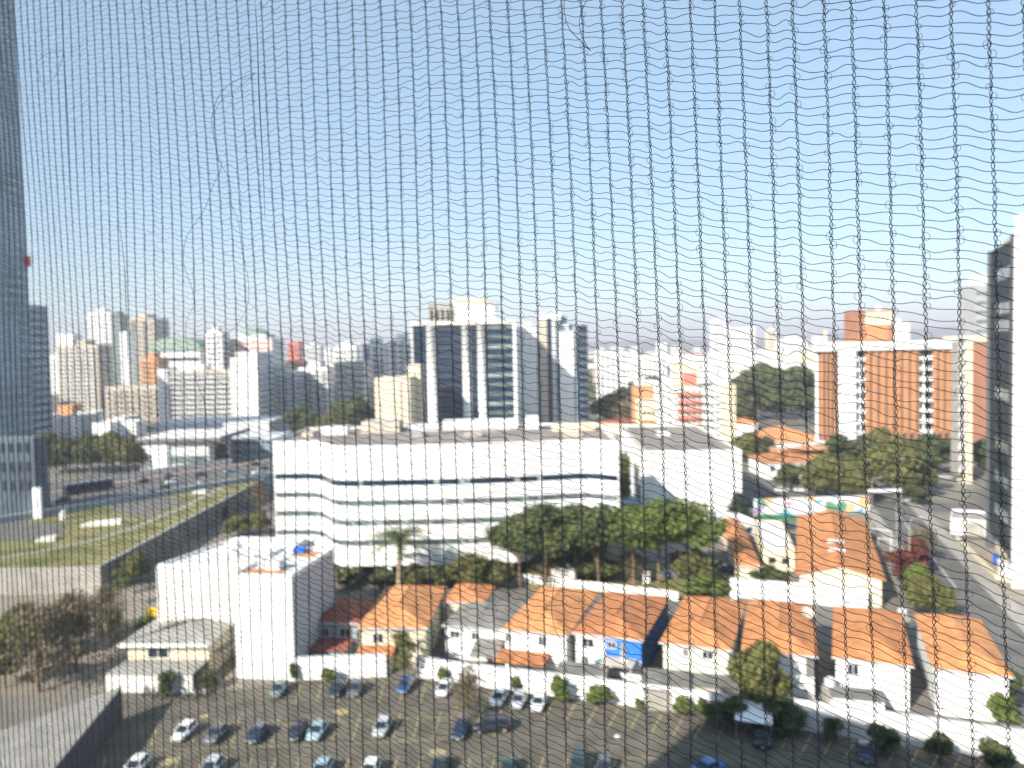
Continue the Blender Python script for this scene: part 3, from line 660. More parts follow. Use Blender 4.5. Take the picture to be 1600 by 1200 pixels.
# ================================================================ CURVED WHITE OFFICE BUILDING
def curved_office():
    base = [(-51.5, 171.5), (-44.9, 171.0), (-42.6, 170.5), (-40.9, 169.2), (-39.0, 166.2), (-37.4, 163.2), (-35.6, 161.3), (-33.0, 160.3), (-12.8, 160.0), (0.0, 161.0), (12.6, 163.4), (15.2, 163.5), (17.4, 162.2), (21.0, 159.6)]
    O = Vector((-50.9, 171.5))
    t = thing('curved_office_building', 'long white four storey office block with thin dark window bands and a curved step', 'office building', (O.x, O.y, 0))
    P_ = [Vector(p)-O for p in base]; D = 40.0
    def off(k):   # outline moved k metres outwards
        out = []
        for i in range(len(P_)):
            a_ = P_[max(i-1, 0)]; b_ = P_[min(i+1, len(P_)-1)]; d = (b_-a_).normalized(); out.append(P_[i] + Vector((d.y, -d.x))*k)
        return out
    outer, inner, deep = off(0), off(-.16), off(-.6)
    back = [Vector((outer[-1].x-.3, outer[-1].y+D)), Vector((outer[0].x, outer[0].y+D-10))]
    def ring(o_, i_, z0, z1):
        q = MB()
        n = len(o_)
        for i in range(n-1):
            q.quad((*o_[i], z0), (*o_[i+1], z0), (*o_[i+1], z1), (*o_[i], z1)); q.quad((*i_[i+1], z0), (*i_[i], z0), (*i_[i], z1), (*i_[i+1], z1))
            q.quad((*o_[i], z1), (*o_[i+1], z1), (*i_[i+1], z1), (*i_[i], z1)); q.quad((*i_[i], z0), (*i_[i+1], z0), (*o_[i+1], z0), (*o_[i], z0))
        q.quad((*i_[0], z0), (*o_[0], z0), (*o_[0], z1), (*i_[0], z1)); q.quad((*o_[-1], z0), (*i_[-1], z0), (*i_[-1], z1), (*o_[-1], z1))
        return q
    ZB = [(3.3, 7.4, 'spandrel'), (8.55, 11.45, 'spandrel'), (12.65, 15.5, 'spandrel'), (16.65, 19.5, 'spandrel'), (20.7, 27.7, 'top_storey_wall')]
    for z0, z1, nm in ZB:
        sp = ring(outer, inner, z0, z1).build(nm, mat('office_panel', (.78, .78, .77), .8, .05, .12, stretch=(1, 1, .3)), t)
        q = MB()
        for i in range(len(outer)-1):
            a_, b_ = outer[i], outer[i+1]; d = (b_-a_).normalized(); nn = Vector((d.y, -d.x))*.02; n = max(1, int((b_-a_).length/3.2))
            for k in range(n):
                c = a_+(b_-a_)*(k/n); q.prism([c, c+nn, c+nn+d*.07, c+d*.07], z0+.05, z1-.05)
        q.build('panel_joint', M['lgrey'], sp)
    for z0, z1 in ((7.4, 8.55), (11.45, 12.65), (15.5, 16.65), (19.5, 20.7)):
        w_ = ring(inner, deep, z0+.003, z1-.003).build('window_band', M['glassg'] if z0 < 19 else M['glassb'], t)
        q = MB()
        for i in range(len(inner)-1):
            a_, b_ = inner[i], inner[i+1]; n = max(1, int((b_-a_).length/1.6)); 
            for k in range(n):
                c = a_+(b_-a_)*(k/n); d = (b_-a_).normalized(); nn = Vector((d.y, -d.x))*.05
                q.prism([c+nn, c+nn+d*.09, c+d*.09-nn, c-nn], z0+.01, z1-.01)
        q.build('mullion', M['frame'], w_)
        rnd = random.Random(int(z0*10)); q = MB()
        for i in range(7, 13):
            a_, b_ = inner[i], inner[i+1]; n = max(1, int((b_-a_).length/1.6)); d = (b_-a_).normalized(); nn = Vector((d.y, -d.x))*.03
            for k in range(n):
                if rnd.random() < .28:
                    c = a_+(b_-a_)*((k+.06)/n); e_ = c+d*1.45*rnd.uniform(.4, 1)
                    q.prism([c+nn, e_+nn, e_, c], z0+.1, z1-.02)
        if q.f: q.build('lowered_blind', M['glassl'], w_)
    core = MB().prism([deep[0]+Vector((.1, .1))] + [d+Vector((0, .3)) for d in deep[1:-1]] + [deep[-1]+Vector((-.3, .2)), back[0]+Vector((-.3, 0)), back[1]], 3.0, 27.0); core.build('core_wall', M['dconc'], t)
    # recessed ground floor with white columns
    g_ = off(-3.2); q = MB().prism([g_[0]+Vector((1, 0))]+g_[1:-1]+[g_[-1]+Vector((-1.5, .2)), back[0]+Vector((-1, 0)), back[1]+Vector((1, 0))], 0, 2.99); q.build('ground_floor_glazing', M['glass'], t)
    for i, x in enumerate((-35.2, -33.5, -25.6, -18.0, -9.5, -1, 7, 15)):
        yy = 160.6 if x < 0 else 160.9+x*.2
        MB().box(x-O.x-.5, x-O.x+.5, yy-O.y, yy-O.y+1.0, 0, 3.296).build('column', M['white'], t)
    rf = MB().prism([p+Vector((0, .02)) for p in inner]+back, 27.004, 27.1).build('roof', M['roofc'], t)
    q = MB()
    for a_, b_ in ((outer[-1], back[0]), (back[0], back[1]), (back[1], outer[0])):
        d = (b_-a_).normalized(); n = Vector((-d.y, d.x))*.25; q.prism([a_, b_, b_+n, a_+n], 2.9, 27.7)
    q.build('rear_wall', M['white2'], t)
    for (x0, x1, y0, y1, h, mm) in ((6, 12, 24, 28, 1.8, 'white'), (2.5, 5.0, 20, 24, 1.2, 'beige'), (15, 24, 26, 34, 2.6, 'beige'), (25, 33, 29, 36, 1.2, 'lgrey'), (34, 52, 30, 34, 2.2, 'white'), (54, 57, 28, 31, 3.0, 'white'), (60, 70, 22, 26, 1.6, 'cream'), (40, 44, 14, 17, .9, 'conc'), (28, 31, 14, 20, .8, 'conc'), (62, 66, 10, 15, .8, 'beige')):
        MB().box(x0, x1, y0-8, y1-8, 27.1, 27.1+h).build('roof_plant', M[mm], rf)
    return t
curved_office()
# white flank building right of it
a, b = G(1000, 800), G(1158, 806)
a = Vector((35.0, 221.0)); b = Vector((62.6, 219.5))
bl = Bld('white_hall', 'big windowless white hall with grey roof right of the curved office building', a, b, 72, 16.6, M['white'], roofm=M['roofc'], parapet=.7)
bl.box('roof_strip', .5, 2.0, 2, 70, 16.7, 17.1, M['beige']); 
for k in range(3): bl.box('roof_seam', 3, 26, 14+18*k, 14.5+18*k, 16.66, 16.9, M['asb'])
bl.box('roof_plant', 10, 14, 40, 46, 16.66, 18, M['lgrey'])
bl.box('low_annex', -9.5, -1.2, -8, 2, 0, 4.4, M['bluegrey'])
t = thing('ivy_hedge', 'tall narrow green hedge filling the gap between the curved office and the white hall', 'hedge', (30.0, 222, 0))
V, F, mi = crown_mesh('c', [(0+i*.35, i*2.5, 3+j*2.6, 2.3, 1) for i in range(5) for j in range(5)], 5000, .34, 5, None)
npmesh('foliage', V, F, L['olive'], t); MB().tube([(0, 0, -.1), (.3, 2, 9)], [.2, .1], 5).build('stem', M['trunk'], t)

# ================================================================ CITY BUILDINGS FURTHER OFF
def far(name, label, px0, px1, yt, Y, depth, wallm, turn=0.0, group=None, cat='building', **k):
    """front face spans photo columns px0..px1 at distance Y, its top edge at photo row yt"""
    p0 = P(px0, yt, Y); p1 = P(px1, yt, Y); h = (p0.z+p1.z)/2
    if turn:
        w = p1.x-p0.x; p1 = Vector((p0.x+w*math.cos(R(turn)), p0.y+w*math.sin(R(turn)), 0))
    return Bld(name, label, p0, p1, depth, h, wallm, cat=cat, group=group, **k)
# --- orange ceramic building
Y0 = 326.0; p0 = P(1272, 536, Y0); p1 = P(1503, 532, Y0); Lx = p1.x-p0.x; u = Lx/231.0
t = thing('orange_office_building', 'wide office block with orange ribbed cladding, white roof slab and rooftop tower', 'office building', (p0.x, p0.y, 0))
ht = p0.z-3.4; zb = 8.0
def ob(nm, a, b, y0, y1, z0, z1, mt): return MB().box((a-1272)*u, (b-1272)*u, y0, y1, z0, z1).build(nm, mt, t)
MB().prism([((1282-1272)*u, 1.2), ((1500-1272)*u, 1.2), ((1500-1272)*u, 26), (14, 26)], 0, ht-.01).build('core_wall', M['dconc'], t)
MB().prism([(.5, .2), (1.8, .2), (13.9, 26), (12.6, 26)], 4, ht-.01).build('end_wall', M['white'], t)
MB().prism([(-.5, -1.5), ((1505-1272)*u, -1.5), ((1505-1272)*u, 27.5), (12, 27.5)], ht+.004, ht+3.3).build('roof', M['white'], t)
MB().prism([(.5, -1.2), ((1502-1272)*u, -1.2), ((1502-1272)*u, 27.2), (13, 27.2)], ht+3.304, ht+3.5).build('roof_deck', M['cream'], t)
def ribbed(a, b, n, z0, z1):
    o = ob('cladding', a, b, 0, 1.19, z0, z1, M['brick']); q = MB(); s = MB()
    for i in range(n):
        x = (a-1272)*u + (b-a)*u*(i+.5)/n
        q.box(x-.75, x+.05, -.8, -.004, z0+1.0, z1); s.box(x+.05, x+.85, -.25, -.004, z0+1.0, z1-.2)
    q.build('rib', M['brick'], o); s.build('window_slot', M['glass'], o)
    for i in range(n):
        x = (a-1272)*u + (b-a)*u*(i+.5)/n; MB().prism([(x-.75, -1.5), (x+.1, -1.5), (x+.1, -.01), (x-.75, -.01)], [z0-2.2]*4, [z0+.9]*4).build('bracket', M['brick2'], o)
ribbed(1282, 1308, 4, zb, ht); ribbed(1352, 1437, 7, zb, ht); ribbed(1458, 1500, 4, zb, ht)
ob('service_shaft', 1309, 1335, -1.2, 1.19, 5, ht, M['white']); ob('service_shaft_side', 1335.1, 1337.5, -.9, 1.19, 5, ht, M['bluegrey'])
for (a, b) in ((1338, 1351.6), (1437.4, 1457.6)):
    MBq = ob('window_column', a, b, 1.0, 1.19, zb, ht, M['glass'])
    for i in range(8):
        z = zb + (ht-zb)*i/8
        ob('balcony', a+.2, b-.2, -.6, .99, z, z+1.5, M['white'])
    MB().box((a+6-1272)*u, (a+8-1272)*u, .1, .98, zb+1.6, ht-3).build('mullion', M['white'], MBq)
ob('lower_storey', 1290, 1500, -.3, 1.15, 0, zb-3.2, M['brick']); ob('lower_window_band', 1290, 1500, -.35, -.301, 3.0, 4.2, M['glass'])
ob('base_eave', 1270, 1300, -3, 1.0, 5.0, 5.9, M['white'])
pz = ht+3.504
ob('rooftop_tower', 1354, 1412, 9, 22, pz, pz+13.0, M['brick2'])
ob('rooftop_tower_panel', 1367, 1410, 8.6, 8.996, pz+6.8, pz+12.2, M['cream']); ob('rooftop_tower_face', 1368, 1404, 8.4, 8.99, pz+.6, pz+6.6, M['brick'])
for i in range(5): MB().box((1372+i*7-1272)*u, (1375+i*7-1272)*u, 8.5, 8.59, pz+9.2, pz+10.0).build('vent', M['frame'], t)
q = MB(); q.tube([((1396-1272)*u, 13, pz+13), ((1396-1272)*u, 13, pz+13.9), ((1396-1272)*u, 13, pz+14.8)], [1.5, 1.5, .5], 12); q.build('dome', M['white'], t)
ob('rooftop_tank', 1415, 1440, 10, 16, pz, pz+7.6, M['white']); q = MB(); q.tube([((1428-1272)*u, 13, pz+7.6), ((1428-1272)*u, 13, pz+9.3)], 1.0, 10); q.build('tank_cap', M['white'], t)
ob('rooftop_post', 1300, 1304, 8, 9, pz, pz+5, M['cream'])
b2 = far('orange_annex_building', 'plain brown orange clad block between the zigzag stair tower and the dark glass tower', 1521, 1560, 536, 322, 22, M['brick2'], roofm=M['white'])
b2.rows('f', [3], 1.2, M['glass']); b2.box('roof_slab', -.5, b2.w+.5, -.8, 22, b2.h+.52, b2.h+3.0, M['cream'])
# stair tower
p0 = P(1500, 530, 255); t = thing('stair_tower', 'tall slim concrete stair tower with diagonal openings in front of the orange office block', 'tower', (p0.x, p0.y, 0))
hh = p0.z; MB().box(2.0, 4.1, 0, 5, 0, hh).build('wall', M['cream'], t); MB().box(0, 1.99, .8, 5, 3, hh-.6).build('recess_wall', M['conc'], t)
for i in range(11):
    z = 3+i*(hh-4)/11; MB().prism([(0, 0), (1.99, 0), (1.99, .79), (0, .79)], [z, z+2.2, z+2.2, z], [z+1.6, z+3.4, z+3.4, z+1.6]).build('stair_flight', M['lgrey'], t)
MB().box(-.2, 4.3, -.2, 5.2, hh+.003, hh+.6).build('roof', M['white2'], t)
# glass tower at the right edge
p0 = Vector((105.2, 176.5)); p1 = Vector((94.0, 148.5))
dv = (p1-p0); rz = math.atan2(dv.y, dv.x); W_ = dv.length
t = thing('glass_office_tower', 'dark glass office tower with pale windows and white end slab at the right edge', 'office tower', (p0.x, p0.y, 0), rz)
MB().box(0, W_, 0, 30, 4, 65).build('curtain_wall', mat('dark_tower_glass', (.012, .025, .035), .5, .3, .2, spec=.08), t); MB().box(1, W_, 1.0, 29, 0, 3.99).build('base_wall', M['cream'], t)
MB().box(W_+.004, W_+1.0, -1.2, 31, 0, 69).build('end_slab', M['white'], t)
MB().box(1, W_-1, 2, 28, 65.004, 67.5).build('roof', M['cream'], t)
MB().box(-1.0, -.004, -.6, 6, 0, 65.5).build('corner_pier', mat('dark_granite', (.09, .10, .11), .4, .15, .3), t)
for i in range(17):
    z = 6+i*3.5
    fr_ = MB().box(-.1, W_, -.10, -.004, z+2.9, z+3.45).build('floor_band', mat('teal_spandrel', (.035, .06, .07), .6, .3, .15, spec=.1), t)
    if i in (1, 3, 5, 8, 12, 13, 15): MB().box(W_*.2, W_*.8, -.06, -.005, z, z+2.2).build('lit_window', M['glassl'], t)
    q = MB()
    for k in range(9): q.box(k*W_/9, k*W_/9+.12, -.16, -.11, z, z+2.9)
    q.build('mullion', M['frame'], fr_)
MB().box(W_*.84, W_-.2, -.9, -.2, 4, 66).build('service_shaft', mat('dark_bronze_panel', (.06, .055, .05), .5, .15, .3), t)
b2 = far('grey_tower', 'grey building with sloping roof line partly hidden behind the dark glass tower', 1524, 1562, 446, 440, 16, M['grey'], turn=0, roofm=M['roofc'])
b2.rows('f', fl(b2.h, 14, 3), 1.6, M['glassg'], .4, None); b2.box('rooftop_block', 3, b2.w, 2, 12, b2.h+.55, b2.h+6, M['white'])

# --- central towers
YA = 380.0; p0 = P(645, 511, YA); p1 = P(804, 511, YA); W_ = p1.x-p0.x; h = p0.z; ua = W_/159.0
t = thing('finned_glass_tower', 'broad dark glass tower with thick white vertical fins and stepped rooftop, tallest in the centre', 'office tower', (p0.x, p0.y, 0))
D = 34
MB().box(0, W_, 0, D, 0, h).build('curtain_wall', M['glassb'], t)
X = lambda px: (px-645)*ua
for a, b in ((665.5, 682), (721, 735), (745, 758.5)):
    q = MB(); c = (X(a)+X(b))/2; r = (X(b)-X(a))/2; q.tube([(c, .2, 0), (c, .2, h+.4)], r, 18); q.build('white_fin', M['white'], t, smooth=True)
MB().box(X(801), X(806), -1.2, D+1, 0, h+.6).build('end_wall', M['white'], t)
MB().box(-1.0, -.01, -.5, D+.5, 0, h+.4).build('side_wall', M['lgrey'], t)
for i in range(12):
    z = 3+(h-3)*i/12
    MB().box(X(760), X(800.5), -.5, -.004, z+2.6, z+4.4).build('spandrel', M['glassg'] if i % 3 else M['glassl'], t)
    MB().box(X(683), X(720.5), -.2, -.004, z+3.0, z+3.8).build('spandrel', M['frame'], t)
    MB().box(X(736), X(744.5), -.2, -.004, z+3.0, z+3.8).build('spandrel', M['frame'], t)
MB().box(-1, X(806), -1.3, D+1, h+.604, h+2.4).build('roof', M['white2'], t)
MB().box(X(711), X(773), 4, 22, h+2.404, h+8.6).build('penthouse', M['white'], t)
MB().box(X(707), X(759), 6, 20, h+8.604, h+13.4).build('machine_room', M['cream'], t)
MB().box(X(759.2), X(778), 6, 20, h+8.604, h+12.4).build('machine_room_side', M['grey'], t)
pg = MB().box(X(668), X(705), 5, 6, h+8.6, h+11.5).box(X(668), X(705), 17, 18, h+8.6, h+11.5)
for i in range(5): pg.box(X(668+i*8.6), X(671+i*8.6), 5.02, 17.9, h+2.404, h+8.59)
pg.build('roof_frame', M['conc'], t); MB().box(X(672), X(700), 8, 15, h+2.41, h+7.5).build('roof_plant', M['beige'], t)
b2 = far('cream_annex', 'plain cream slab building standing in front of the finned glass tower', 585, 640, 592, 330, 20, M['cream'], roofm=M['conc'])
b2.strips('f', [b2.w*.73], .7, M['dconc'], 1, b2.h-1.5, 'recess_strip')
b2 = far('cream_annex', 'taller cream block wedged between the cream slab building and the finned glass tower', 636, 656, 572, 350, 16, M['cream'], roofm=M['conc'])
b2.strips('f', [b2.w*.5], .8, M['dconc'], 1, b2.h-3, 'recess_strip')
YB = 415.0; 
def bx(px, yt=540): return P(px, yt, YB)
O = bx(806); t = thing('striped_white_tower', 'white and blue striped office tower right of the finned glass tower', 'office tower', (O.x, O.y, 0))
ub = YB/FPX
def tb(nm, a, b, yt, y0, y1, mt, z0=0): return MB().box((a-806)*ub, (b-806)*ub, y0, y1, z0, P((a+b)/2, yt, YB).z).build(nm, mt, t)
tb('white_bay', 806, 838, 510, 0, 30, M['white']); tb('grey_strip', 838.1, 844, 500, .6, 30, M['grey']); tb('cream_bay', 844.1, 855, 500, 0, 30, M['beige'])
tb('glass_strip', 855.1, 862.5, 497, 1, 30, M['glassb']); tb('cream_bay', 862.6, 868, 500, .2, 30, M['lgrey']); tb('grey_strip', 868.1, 873, 500, 1.2, 30, M['bluegrey'])
tb('white_bay', 873.1, 896, 517, -.6, 30, M['white']); tb('grey_strip', 896.1, 902.5, 505, .8, 30, M['bluegrey'])
tb('glass_strip', 902.6, 918, 508, 0, 34, M['glassb']); tb('glass_fin', 911, 912, 505, -.6, -.01, M['frame'])
tb('rooftop_block', 846, 878, 488, 6, 24, M['white'], P(850, 499.8, YB).z); tb('rooftop_block', 874, 890, 506, 8, 20, M['lgrey'], P(850, 516.8, YB).z); tb('rooftop_side_block', 878.2, 890, 492, 10, 22, M['bluegrey'], 30)
tb('rooftop_block', 815, 830, 504, 5, 15, M['white2'], P(820, 509.8, YB).z)
tb('antenna', 852, 852.8, 478, 12, 12.3, M['metal'], 40)
q = MB()
for i in range(14): q.box((905-806)*ub, (917-806)*ub, -.12, -.01, 4+i*3.7, 4.5+i*3.7)
q.build('floor_line', M['bluegrey'], t)

# --- left cluster
def res_tower(name, label, px0, px1, yt, Y, d, wm, nf, bal=None, top=True, glass='glass', turn=0, cat='apartment tower'):
    b = far(name, label, px0, px1, yt, Y, d, wm, turn=turn, roofm=M['conc'], cat=cat)
    zs = fl(b.h-1, nf, 3)
    b.rows('f', zs, (b.h-4)/nf*.5, M[glass], .6, b.w-.6, n=max(3, int(b.w/4)), duty=.6)
    b.rows('r', zs, (b.h-4)/nf*.45, M['glassg'], 1, b.d-1)
    if bal: b.slabs('f', [z-.6 for z in zs], 1.1, M[bal], 1.1, b.w*.08, b.w*.92)
    if top: b.box('water_tank_room', b.w*.3, b.w*.7, 3, b.d*.7, b.h+.51, b.h+4.2, wm)
    return b
res_tower('apartment_tower', 'slim white apartment tower at the left end of the left hand cluster', 78, 90, 556, 640, 22, M['white'], 12, top=False)
b = res_tower('apartment_tower', 'cream apartment tower with stacks of pale balconies in the left hand cluster', 88, 152, 540, 620, 22, M['beige'], 16, 'white2')
b.strips('f', [b.w*.47], 3.2, M['dconc'], 2, b.h-1, 'recess_strip', .08); b.box('rooftop_block', 0, b.w*.4, 1, 14, b.h+.51, b.h+9, M['white']); b.box('side_balcony_bay', -2.5, -.01, 2, 12, 0, b.h-4, M['white2'])
res_tower('apartment_tower', 'white topped tower rising behind the dark sided cream apartment tower', 138, 172, 489, 820, 22, M['white'], 22)
res_tower('office_tower', 'greenish glass tower between the white topped tower and the striped cream tower', 174, 188, 493, 800, 20, M['glassg'], 20, glass='glassl', cat='office tower')
far('white_slab_tower', 'thin blank white slab tower in the left hand cluster', 187, 198, 519, 700, 14, M['white'], roofm=M['conc'], cat='tower')
b = res_tower('apartment_tower', 'cream and dark striped tower with dark right side in the left hand cluster', 200, 240, 498, 760, 34, M['beige'], 20)
b.strips('f', [b.w*.12, b.w*.58], 4.2, M['dconc'], 2, b.h-2, 'recess_strip', .1)
b = far('domed_hall_building', 'building with pale green curved roof behind the white and orange blocks on the left', 236, 312, 548, 690, 40, M['white'], roofm=M['conc'])
q = MB(); n = 10; w = b.w+4
for i in range(n):
    a0, a1 = math.pi*i/n, math.pi*(i+1)/n
    x0, z0, x1, z1 = w/2-2-w/2*math.cos(a0), b.h+.6+11*math.sin(a0), w/2-2-w/2*math.cos(a1), b.h+.6+11*math.sin(a1)
    q.quad((x0, -2, z0), (x1, -2, z1), (x1, 42, z1), (x0, 42, z0)); q.tri((x0, -2, z0), (w/2-2, -2, b.h+.6), (x1, -2, z1))
q.build('curved_roof', M['copper'], b.root); b.rows('f', [b.h-9, b.h-17], 3, M['glass'], 2)
b = res_tower('apartment_block', 'orange and pink apartment block below the green curved roof', 220, 246, 560, 600, 20, M['orange'], 11, cat='apartment block')
b = res_tower('apartment_block', 'low wide beige block with brown bands at the foot of the left hand towers', 164, 250, 604, 565, 26, M['beige'], 5, 'beige', top=False, cat='apartment block')
b = far('banded_apartment_block', 'wide grey and beige banded block with a blank white end strip on its left', 248, 368, 580, 490, 26, M['beige'], roofm=M['white'], cat='apartment block')
b.box('end_strip', -.2, 5.6, -1.6, 26, 0, b.h+1.6, M['white'])
zs = fl(b.h, 11, 2.0); b.rows('f', zs, 1.5, M['glassg'], 6.2, b.w-1, n=14, duty=.7); b.slabs('f', [z-1.3 for z in zs], 1.2, M['lgrey'], 1.3, 5.8, b.w)
b.box('rooftop_block', 10, 26, 4, 18, b.h+.5, b.h+3.5, M['white'])
res_tower('apartment_tower', 'narrow white tower just left of the second green domed roof', 321, 346, 520, 640, 18, M['white'], 14)
b = far('domed_office_building', 'white and pinkish building with a low green dome behind the white narrow tower', 346, 425, 530, 660, 36, M['white2'], roofm=M['conc'])
b.rows('f', fl(b.h, 12, 3), 2, M['pink'], 1); b.box('dome_drum', b.w*.15, b.w*.85, 4, 30, b.h+.5, b.h+4, M['lgrey'])
q = MB(); q.tube([(b.w*.5, 17, b.h+4), (b.w*.5, 17, b.h+7), (b.w*.5, 17, b.h+10)], [14, 12, 6], 16); q.build('dome', M['copper'], b.root)
b = far('white_slab_tower', 'bright white narrow slab tower with broad shaded right flank', 368, 402, 551, 480, 34, M['white'], roofm=M['white'], cat='apartment tower')
b.rows('r', fl(b.h, 13, 2), 1.3, M['glass'], 1, 33, n=6); b.box('step_wing', -4.5, -.01, 3, 20, 0, b.h-3, M['white2'])
b = res_tower('apartment_block', 'shaded grey apartment block with pale vertical strip right of the bright white slab tower', 408, 462, 582, 512, 26, M['lgrey'], 11, 'lgrey', cat='apartment block')
b.strips('f', [0], 2.6, M['cream'], 0, b.h, 'pale_strip', 1.3)
b = res_tower('apartment_block', 'white apartment block with grey bands and bluish right side left of the green glass building', 466, 512, 575, 540, 16, M['white'], 11, 'white2', cat='apartment block')
res_tower('apartment_tower', 'pink tower peeping over the shaded grey apartment block', 449, 466, 534, 900, 20, M['red'], 10, top=False)
res_tower('apartment_block', 'salmon orange low block behind the shaded grey apartment block', 440, 500, 566, 700, 20, M['orange'], 8, top=False, cat='apartment block')
res_tower('apartment_tower', 'pale tower right of the pink tower on the skyline', 478, 500, 540, 980, 20, M['lgrey'], 10)
b = far('green_glass_building', 'low building with pale green glass bands and brown roof left of the grey towers', 522, 572, 566, 470, 22, M['glassl'], roofm=M['tiled'])
b.rows('f', fl(b.h, 9, 2), 1.4, M['glassg'], .2)
res_tower('apartment_block', 'white block above the green glass building', 522, 556, 541, 760, 22, M['white'], 8, cat='apartment block')
b = res_tower('apartment_tower', 'grey white tower with vertical stripes right of the green glass building', 566, 604, 538, 520, 22, M['lgrey'], 13)
b.strips('f', [b.w*.35, b.w*.62, b.w*.85], 1.4, M['white'], 0, b.h, 'pilaster', .4)
b = res_tower('apartment_tower', 'white tower with grey strips directly left of the finned glass tower', 606, 646, 532, 500, 20, M['white'], 14)
b.strips('f', [b.w*.2, b.w*.5], 2.2, M['grey'], 0, b.h, 'grey_strip', .3)
# bluish towers at the left edge
p1 = Vector((P(41, 400, 352).x, 322, 0)); p0 = Vector((p1.x-10, 322, 0))
t = thing('blue_glass_tower', 'hazy blue grey glass tower filling the left edge from top to bottom', 'office tower', (p0.x-30, 322, 0))
W_ = p1.x-p0.x+30
MB().box(0, W_, 0, 30, 0, 235).build('curtain_wall', mat('hazy_blue_glass', (.21, .30, .39), .35, .4, .06, spec=.4), t)
for i in range(59): MB().box(0, W_+.15, -.15, -.004, 4+i*3.9, 5.3+i*3.9).box(W_+.004, W_+.15, .004, 30, 4+i*3.9, 5.3+i*3.9).build('spandrel', mat('blue_grey_spandrel', (.33, .41, .48), .5, .3, .1), t)
q = MB()
for i in range(9): q.box(W_+.16, W_+.5, 1+i*3.5, 1.6+i*3.5, 0, 235)
q.build('mullion', M['bluegrey'], t)
q = MB(); q.tube([(W_+.6, 29.5, 86), (W_+.6, 29.5, 90.5)], 1.5, 8); q.build('warning_lamp', mat('red_lamp', (.6, .02, .02), .4, 0), t)
b = far('blue_grey_tower', 'bluish slab tower standing right of the tall glass tower at the left edge', -40, 44, 478, 430, 18, mat('blue_slab', (.26, .33, .42), .6, .2, .05), roofm=M['conc'], cat='office tower')
b.rows('f', fl(b.h, 17, 3), 1.5, M['glassb'], .5); b.rows('r', fl(b.h, 17, 3), 1.5, M['glassb'], .5)
b = far('podium_building', 'low blue grey podium building with dark bays at the foot of the tall glass tower', -60, 52, 688, 208, 6, mat('slate_render', (.085, .11, .14), .8, .3, .1), roofm=M['conc'])
b.rows('f', [12, 17, 22], 2.6, M['glass'], 1, None, n=8)
# low white buildings in the left middle
b = far('flat_roofed_hall', 'white hall with a dark flat overhanging roof behind the avenue on the left', 218, 262, 690, 318, 30, M['white'], parapet=0)
b.box('glazed_wing', b.w+.01, 27, 1, 28, 0, b.h-.6, M['lgrey']); b.box('roof', -1, 33, -2, 34, b.h+.01, b.h+1.2, M['dconc']); b.box('roof_top', 0, 32, -1, 33, b.h+1.21, b.h+1.5, M['roofl'])
b.box('window_band', b.w+.5, 26.5, .9, .99, 3, 6, M['glassg'])
b = far('low_grey_building', 'low grey roofed building between the flat roofed hall and the curved office', 332, 424, 690, 345, 34, M['bluegrey'], roofm=M['lgrey']); b.rows('f', [3, 7], 1.6, M['glass'], 1, None, n=12)
b = far('low_grey_building', 'long pale roofed building behind the flat roofed hall', 240, 420, 662, 400, 36, M['lgrey'], roofm=M['roofl']); b.rows('f', [3], 2, M['glass'], 1, None, n=16)
rows_ = [(48, 76, 650, 470, 'white', 'small white house with two bright gables far left'), (90, 112, 652, 460, 'white', 'white box house beside the orange roofed one far left'),
 (90, 112, 634, 520, 'orange', 'small bright orange house at the foot of the cream balcony tower'), (112, 140, 650, 470, 'lgrey', 'grey flat roofed house in the low rise strip on the left'),
 (144, 172, 662, 430, 'white', 'white low house above the dark green avenue trees'), (178, 212, 660, 440, 'white', 'broad white low house right of the avenue trees'), (52, 78, 618, 600, 'white2', 'pale low block left of the slim white apartment tower'),
 (120, 150, 644, 500, 'white2', 'pale long low house at the foot of the dark sided tower'), (176, 206, 652, 500, 'roofl', 'flat pale roofed shop block under the beige banded block')]
for a, b_, yt, Y, mm, lab in rows_:
    b = far('low_house', lab, a, b_, yt, Y, 12, M[mm], roofm=M['roofl'], cat='house', group='low houses between the avenue and the left hand towers'); b.rows('f', [1.2], 1.4, M['glass'], .8, None, n=4)

# --- right middle
b = far('salmon_banded_block', 'apartment block with salmon red balcony bands and a cream end wall right of centre', 1040, 1128, 606, 335, 22, M['white2'], roofm=M['conc'], cat='apartment block')
zs = fl(b.h, 8, 2); b.rows('f', [z+1.5 for z in zs], 1.2, M['glassl'], .5, None, n=9)
b.slabs('f', zs, 1.4, M['red'], 1.5, b.w*.2, b.w*.62); b.slabs('f', zs, 1.3, M['white'], .9, b.w*.66, b.w*.98)
b.box('end_wall', b.w+.01, b.w+5.2, -2, 22, 0, b.h+1, M['cream']); b.box('lift_tower', b.w*.25, b.w*.62, 5, 14, b.h+.5, b.h+11, M['cream']); b.box('lift_tower_band', b.w*.35, b.w*.6, 4.8, 4.99, b.h+1, b.h+6, M['red'])
b = far('orange_block', 'small bright orange cube like block left of the salmon banded apartments', 990, 1022, 605, 400, 8, M['orange'], roofm=M['conc']); b.box('window', 20*.3, 7.5, -.05, .1, 2, 4, M['glass'])
b = far('cream_block', 'cream low block with orange band between orange cube block and salmon apartments', 1000, 1040, 628, 372, 14, M['cream'], roofm=M['conc']); b.rows('f', [9], 2.2, M['orange'], .2); b.rows('f', [4, 14], 1.4, M['glass'], 1, None, n=5)
res_tower('apartment_tower', 'bright white pair of tall slabs right of the striped tower, left slab', 936, 980, 552, 620, 24, M['white'], 14, top=False)
res_tower('apartment_tower', 'white slab tower behind the cream and orange blocks', 996, 1042, 560, 720, 24, M['white'], 10, top=False)
